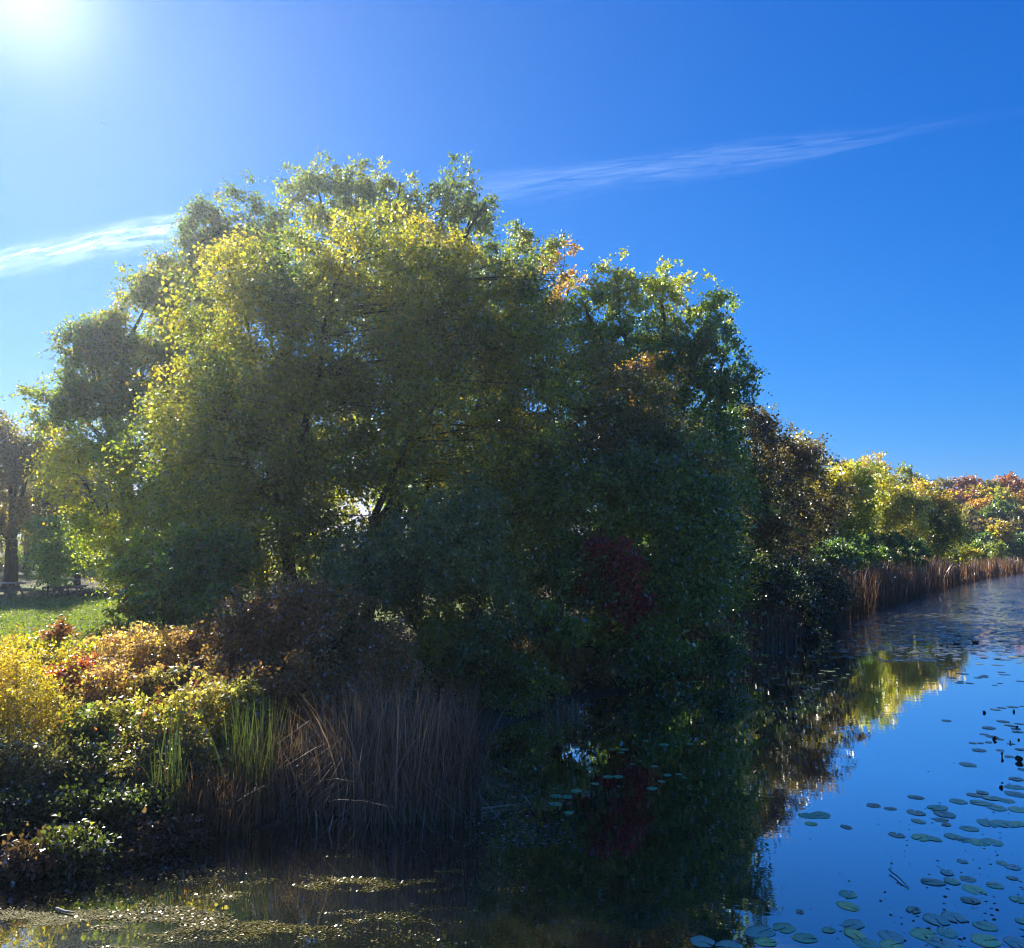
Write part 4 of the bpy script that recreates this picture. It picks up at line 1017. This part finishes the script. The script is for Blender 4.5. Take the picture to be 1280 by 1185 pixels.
for i, (x, y, h, lab) in enumerate([
    (1252, 946, 13, 'dark brown curled leaf standing tall left of the one at the edge'),
    (1275, 952, 13, 'dark brown curled leaf standing at the right edge of the pads'),
    (1242, 925, 9, 'thin dark upright leaf among the slender pads'),
    (1262, 929, 7, 'small dark curled leaf lying right of the thin upright one'),
    (1272, 925, 6, 'small dark curled leaf near the edge above the tall ones'),
    (1271, 910, 6, 'tiny reddish curled leaf on the upper slender pads'),
    (1230, 891, 6, 'small dark curled leaf alone at the left of the slender pads'),
    (1266, 890, 7, 'forked dark leaf stub on the topmost slender pads'),
    (1252, 985, 7, 'black curled leaf standing above the broad green raft'),
    (1261, 980, 5, 'black leaf lying just right above the standing black one'),
    (1123, 861, 6, 'dark curled leaf alone by the yellow reflection'),
    (1155, 842, 4, 'dark speck of curled leaf right of the yellow reflection')]):
    curled_leaf(x, y, h, lab, 500 + i)

def stick(name, p0, p1, r, mat, label, seed, bend=0.05):
    rng = np.random.default_rng(seed)
    a = np.array(p0, float); b = np.array(p1, float)
    p = bez(a, b, rng, 7, wob=bend)
    o = tubes(name, [(p, np.linspace(r, r * 0.6, 7))], mat, None, 6, a)
    o.location = a
    tag(o, label, 'stick')
def gp(x, y, z=0.0): return ground(x, y)[:2].tolist() + [z]
stick('stick', gp(1112, 1091, 0.03), gp(1136, 1111, 0.008), 0.008, M_TWIG, 'thin dark twig floating slantwise in the open blue water', 601)
stick('stick', gp(656, 1001, 0.06), gp(664, 1007, 0.01), 0.012, M_PALE, 'short pale reed stub floating off the dead reed clump', 602)
stick('stick', gp(602, 1013, 0.03), gp(646, 1008, 0.03), 0.014, M_PALE, 'pale stick lying flat at the foot of the dead reed clump', 603)
stick('stick', gp(664, 1008, 0.05), gp(672, 1022, 0.01), 0.01, M_TWIG, 'dark bent twig beside the short pale reed stub', 604)
stick('stick', gp(396, 1036, 0.0), (ground(394, 1038)[0], ground(394, 1038)[1], 0.28), 0.012, M_PALE, 'upright pale stalk stub in front of the matted dead reeds', 605)
stick('stick', gp(411, 1040, 0.0), (ground(416, 1040)[0], ground(416, 1040)[1], 0.22), 0.012, M_PALE, 'leaning stalk stub right of the upright pale one', 606)
stick('stick', gp(70, 1139, 0.03), gp(91, 1144, 0.03), 0.016, M_PALE, 'bright bleached stick floating among the near left litter', 607)
stick('stick', gp(711, 882, 0.03), gp(745, 881, 0.03), 0.03, M_TWIG, 'brown log end lying on the water by the dark shore', 608)
stick('stick', (P(482, 640, 19.4)), (P(500, 668, 19.4)), 0.012, M_PALE, 'pale bare branch slanting across the shaded shrubs', 609)

# ------------------------------------------------------------------ ducks
M_DUCK = noise_mat('duck_feathers', (0.03, 0.018, 0.012), (0.09, 0.055, 0.035), 30.0, 0.7, 0.3, 0.3)
M_BILL = noise_mat('duck_bill', (0.06, 0.05, 0.03), (0.12, 0.09, 0.04), 20.0, 0.5, 0.1, 0.4)
M_DHEAD = noise_mat('duck_head', (0.02, 0.014, 0.012), (0.05, 0.03, 0.022), 30.0, 0.6, 0.2, 0.3)
def duck(px, py, yaw, s, label):
    g = ground(px, py)
    root = empty('duck', (g[0], g[1], 0.0), label, 'duck', 'ducks on the pond')
    root.rotation_euler = (0, 0, yaw)
    # one continuous loft: tail -> body -> breast -> neck -> head
    sec = [(-0.27, 0.13, 0.004, 0.004), (-0.23, 0.105, 0.03, 0.018), (-0.15, 0.065, 0.075, 0.055), (-0.05, 0.05, 0.10, 0.085), (0.05, 0.05, 0.10, 0.09), (0.12, 0.065, 0.08, 0.08),
           (0.165, 0.11, 0.05, 0.05), (0.18, 0.155, 0.034, 0.036), (0.185, 0.195, 0.032, 0.034), (0.20, 0.225, 0.036, 0.036), (0.225, 0.235, 0.032, 0.032), (0.25, 0.228, 0.016, 0.016)]
    pts = np.array([(a, 0, b) for a, b, c, d in sec]) * s
    n = len(sec); sd = 14
    t = unit(np.gradient(pts, axis=0))
    V = []
    for i in range(n):
        up = np.cross(np.array([0, 1.0, 0]), t[i]) * -1
        for k in range(sd):
            a = 2 * PI * k / sd
            V.append(pts[i] + s * (math.cos(a) * sec[i][2] * np.array([0, 1.0, 0]) + math.sin(a) * sec[i][3] * up))
    V = np.array(V)
    i = np.arange(n - 1)[:, None] * sd; j = np.arange(sd)[None, :]; j2 = (j + 1) % sd
    q = np.stack([i + j, i + j2, i + sd + j2, i + sd + j], -1).reshape(-1, 4)
    b = raw_mesh('body', V, len(q), 4, M_DUCK, None, root, q)
    b.data.polygons.foreach_set('use_smooth', np.ones(len(q), bool))
    bl = tubes('bill', [(np.array([(0.245, 0, 0.228), (0.27, 0, 0.222), (0.30, 0, 0.216)]) * s, np.array([0.014, 0.013, 0.008]) * s)], M_BILL, root, 8)
    for sgn in (-1, 1):
        wp = np.array([(0.09, sgn * 0.085, 0.075), (0.0, sgn * 0.098, 0.085), (-0.1, sgn * 0.08, 0.09), (-0.21, sgn * 0.025, 0.115)]) * s
        tubes('wing', [(wp, np.array([0.02, 0.035, 0.03, 0.005]) * s)], M_DHEAD, root, 8)
duck(1196, 806, PI * 0.98, 0.62, 'dark duck swimming left at the edge of the tree reflection')
duck(1219, 804, PI * 0.9, 0.55, 'brown duck with raised head swimming on bright water right of the other')

# ------------------------------------------------------------------ picnic tables in the park
def picnic_table(px, py, yaw, label):
    g = ground(px, py, 1.22)
    z0 = gz(g[0], g[1])
    root = empty('picnic_table', (g[0], g[1], z0), label, 'picnic table', 'picnic tables under the park trees')
    root.rotation_euler = (0, 0, yaw)
    def boxes(name, bs):
        bm = bmesh.new()
        for (cx, cy, cz, sx, sy, sz, rx) in bs:
            r = bmesh.ops.create_cube(bm, size=1.0)
            import mathutils
            Mx = mathutils.Matrix.Translation((cx, cy, cz)) @ mathutils.Matrix.Rotation(rx, 4, 'Y') @ mathutils.Matrix.Diagonal((sx, sy, sz, 1))
            bmesh.ops.transform(bm, matrix=Mx, verts=r['verts'])
        bmesh.ops.bevel(bm, geom=list(bm.edges), offset=0.006, segments=1, affect='EDGES')
        me = bpy.data.meshes.new(name); bm.to_mesh(me); bm.free()
        me.materials.append(M_TABLE)
        link(bpy.data.objects.new(name, me), root)
    boxes('tabletop', [(-0.3 + 0.15 * i, 0, 0.74, 0.14, 1.8, 0.04, 0) for i in range(5)])
    for s in (-1, 1):
        boxes('bench_seat', [(s * 0.66 + 0.075 * k, 0, 0.44, 0.14, 1.8, 0.04, 0) for k in (-1, 1)])
        boxes('leg', [(-0.27, s * 0.6, 0.36, 0.09, 0.04, 0.78, 0.45), (0.27, s * 0.645, 0.36, 0.09, 0.04, 0.78, -0.45), (0, s * 0.69, 0.40, 1.5, 0.04, 0.08, 0)])
picnic_table(12, 748, 0.9, 'sunlit picnic table on bare ground at the left edge of the photo')
picnic_table(82, 744, 0.2, 'dark picnic table in shade between the two park trunks')

# ------------------------------------------------------------------ clouds and aircraft, far outside everything
def cloud(name, label, line, alt, seed, dens, scale, fade=1.0):
    """ribbon of thin ice cloud lying level at one altitude; line: (px, py, half width px)"""
    rows = []
    for px, py, hw in line:
        r = []
        for k in np.linspace(-1, 1, 9):
            a = (px - 640.0) / 1004.0; b = (592.5 - (py + k * hw)) / 1004.0
            s = (alt - CAM_H) / (b * cp + sp)
            r.append((a * s, (cp - b * sp) * s, alt + 60 * math.sin(k * 2 + px * 0.01)))
        rows.append(r)
    R = np.array(rows); n = len(rows)
    me_v = R.reshape(-1, 3)
    i = np.arange(n - 1)[:, None] * 9; j = np.arange(8)[None, :]
    q = np.stack([i + j, i + j + 1, i + 9 + j + 1, i + 9 + j], -1).reshape(-1, 4)
    m, nn, l = new_mat('ice_cloud')
    uv = nn('ShaderNodeAttribute'); uv.attribute_name = 'ribbon'
    sx = nn('ShaderNodeSeparateXYZ'); l(uv.outputs['Vector'], sx.inputs[0])
    mp = nn('ShaderNodeMapping'); mp.inputs['Scale'].default_value = (scale, 2.4, 1.0); mp.inputs['Rotation'].default_value = (0, 0, 0.22)
    l(uv.outputs['Vector'], mp.inputs[0])
    no = nn('ShaderNodeTexNoise'); no.inputs['Scale'].default_value = 2.2; no.inputs['Detail'].default_value = 10; no.inputs['Roughness'].default_value = 0.62; no.inputs['Distortion'].default_value = 0.7
    l(mp.outputs[0], no.inputs['Vector'])
    # soft edge across and along the ribbon
    def edge(sock, width):
        a_ = nn('ShaderNodeMath'); a_.operation = 'ABSOLUTE'; l(sock, a_.inputs[0])
        r_ = nn('ShaderNodeMapRange'); r_.interpolation_type = 'SMOOTHSTEP'; r_.inputs[1].default_value = 1.0; r_.inputs[2].default_value = 1.0 - width; r_.inputs[3].default_value = 0.0; r_.inputs[4].default_value = 1.0
        l(a_.outputs[0], r_.inputs[0]); return r_
    e1 = edge(sx.outputs['Y'], 0.85); e2 = edge(sx.outputs['Z'], 0.45)
    mr = nn('ShaderNodeMapRange'); mr.inputs[1].default_value = 0.36; mr.inputs[2].default_value = 0.72; mr.inputs[3].default_value = 0.0; mr.inputs[4].default_value = dens
    l(no.outputs[0], mr.inputs[0])
    m1 = nn('ShaderNodeMath'); m1.operation = 'MULTIPLY'; l(e1.outputs[0], m1.inputs[0]); l(e2.outputs[0], m1.inputs[1])
    fd = nn('ShaderNodeMapRange'); fd.inputs[1].default_value = -0.8; fd.inputs[2].default_value = 0.9; fd.inputs[3].default_value = 1.0; fd.inputs[4].default_value = fade
    l(sx.outputs['Z'], fd.inputs[0])
    m0 = nn('ShaderNodeMath'); m0.operation = 'MULTIPLY'; l(m1.outputs[0], m0.inputs[0]); l(fd.outputs[0], m0.inputs[1])
    m2 = nn('ShaderNodeMath'); m2.operation = 'MULTIPLY'; l(m0.outputs[0], m2.inputs[0]); l(mr.outputs[0], m2.inputs[1])
    tr = nn('ShaderNodeBsdfTransparent')
    tl = nn('ShaderNodeBsdfTranslucent'); tl.inputs['Color'].default_value = (0.78, 0.95, 1.0, 1)
    mi = nn('ShaderNodeMixShader'); l(m2.outputs[0], mi.inputs[0]); l(tr.outputs[0], mi.inputs[1]); l(tl.outputs[0], mi.inputs[2])
    o = nn('ShaderNodeOutputMaterial'); l(mi.outputs[0], o.inputs['Surface'])
    ob = raw_mesh(name, me_v, len(q), 4, m, None, None, q)
    at = ob.data.attributes.new('ribbon', 'FLOAT_VECTOR', 'POINT')
    U = np.zeros((n, 9, 3), np.float32)
    U[:, :, 0] = np.linspace(0, 4, n)[:, None] + seed * 3.1
    U[:, :, 1] = np.linspace(-1, 1, 9)[None, :]
    U[:, :, 2] = np.linspace(-1, 1, n)[:, None]
    at.data.foreach_set('vector', U.ravel())
    tag(ob, label, 'cloud', kind='thing')
cloud('cloud', 'white feathery cloud streak at left above the lacy cottonwood', [(-160, 360, 24), (-60, 340, 30), (0, 328, 32), (60, 316, 32), (120, 303, 30), (180, 292, 26), (230, 284, 22), (270, 280, 18)], 3200, 1, 0.55, 0.8)
cloud('cloud', 'faint thin cloud wisp crossing the blue sky right of the tallest trees', [(470, 262, 30), (550, 246, 34), (620, 234, 38), (700, 226, 36), (780, 216, 26), (860, 206, 22), (940, 195, 20), (1020, 182, 16), (1100, 168, 14), (1180, 154, 16), (1290, 136, 18), (1400, 118, 18)], 3600, 2, 0.13, 1.3, 0.12)

M_PLANE = noise_mat('aircraft_paint', (0.75, 0.76, 0.78), (0.82, 0.83, 0.85), 1.0, 0.4, 0.0, 0.4)
def aircraft(px, py, Y, yaw, label):
    p = P(px, py, Y)
    root = empty('aircraft', p, label, 'aircraft')
    root.rotation_euler = (0, 0, yaw)
    x = np.array([-19, -15, -8, 8, 15, 18, 19.5]); r = np.array([0.4, 1.3, 2.0, 2.0, 1.8, 1.0, 0.1])
    tubes('fuselage', [(np.stack([x, 0 * x, np.array([1, .6, 0, 0, 0, -.2, -.3])], -1), r)], M_PLANE, root, 12)
    def fin(name, pts, th, ax):
        a = np.array(pts, float); t = np.zeros(3); t[ax] = th
        V = np.concatenate([a - t, a + t])
        q = np.array([(3, 2, 1, 0), (4, 5, 6, 7), (0, 1, 5, 4), (1, 2, 6, 5), (2, 3, 7, 6), (3, 0, 4, 7)])
        raw_mesh(name, V, 6, 4, M_PLANE, None, root, q)
    for s in (-1, 1):
        fin('wing', [(4, s * 1.6, -0.6), (-2, s * 1.6, -0.6), (-6.5, s * 17, 0.8), (-5, s * 17, 0.8)], 0.25, 2)
        fin('tailplane', [(-14, s * 0.8, 0.8), (-17, s * 0.8, 0.8), (-19, s * 6, 1.2), (-18, s * 6, 1.2)], 0.12, 2)
        tubes('engine', [(np.array([(3.5, s * 6, -1.6), (0, s * 6, -1.6)]), np.array([1.0, 0.8]))], M_PLANE, root, 10)
    fin('tail_fin', [(-13, 0, 1.5), (-18, 0, 1.3), (-20, 0, 7), (-18, 0, 7)], 0.15, 1)
aircraft(127, 153, 6500, 0.3, 'tiny white aircraft speck high in the sky at upper left')

# ------------------------------------------------------------------ air: thin haze added to stand in for the veil of sun glare
def haze():
    m = bpy.data.materials.new('haze_veil'); m.use_nodes = True
    m.node_tree.nodes.clear()
    pv = m.node_tree.nodes.new('ShaderNodeVolumePrincipled')
    pv.inputs['Color'].default_value = (0.76, 0.86, 1.0, 1)
    pv.inputs['Density'].default_value = 0.00056
    pv.inputs['Anisotropy'].default_value = 0.7
    o = m.node_tree.nodes.new('ShaderNodeOutputMaterial')
    m.node_tree.links.new(pv.outputs[0], o.inputs['Volume'])
    x0, x1, y0, y1, z0, z1 = -4100, 4100, -4100, 6100, -2.0, 25.5
    V = np.array([(x0, y0, z0), (x1, y0, z0), (x1, y1, z0), (x0, y1, z0), (x0, y0, z1), (x1, y0, z1), (x1, y1, z1), (x0, y1, z1)], float)
    q = np.array([(3, 2, 1, 0), (4, 5, 6, 7), (0, 1, 5, 4), (1, 2, 6, 5), (2, 3, 7, 6), (3, 0, 4, 7)])
    h = raw_mesh('haze', V, 6, 4, m, None, None, q)
    tag(h, 'thin bright haze added as a veil of sun glare', 'haze', kind='stuff')
haze()
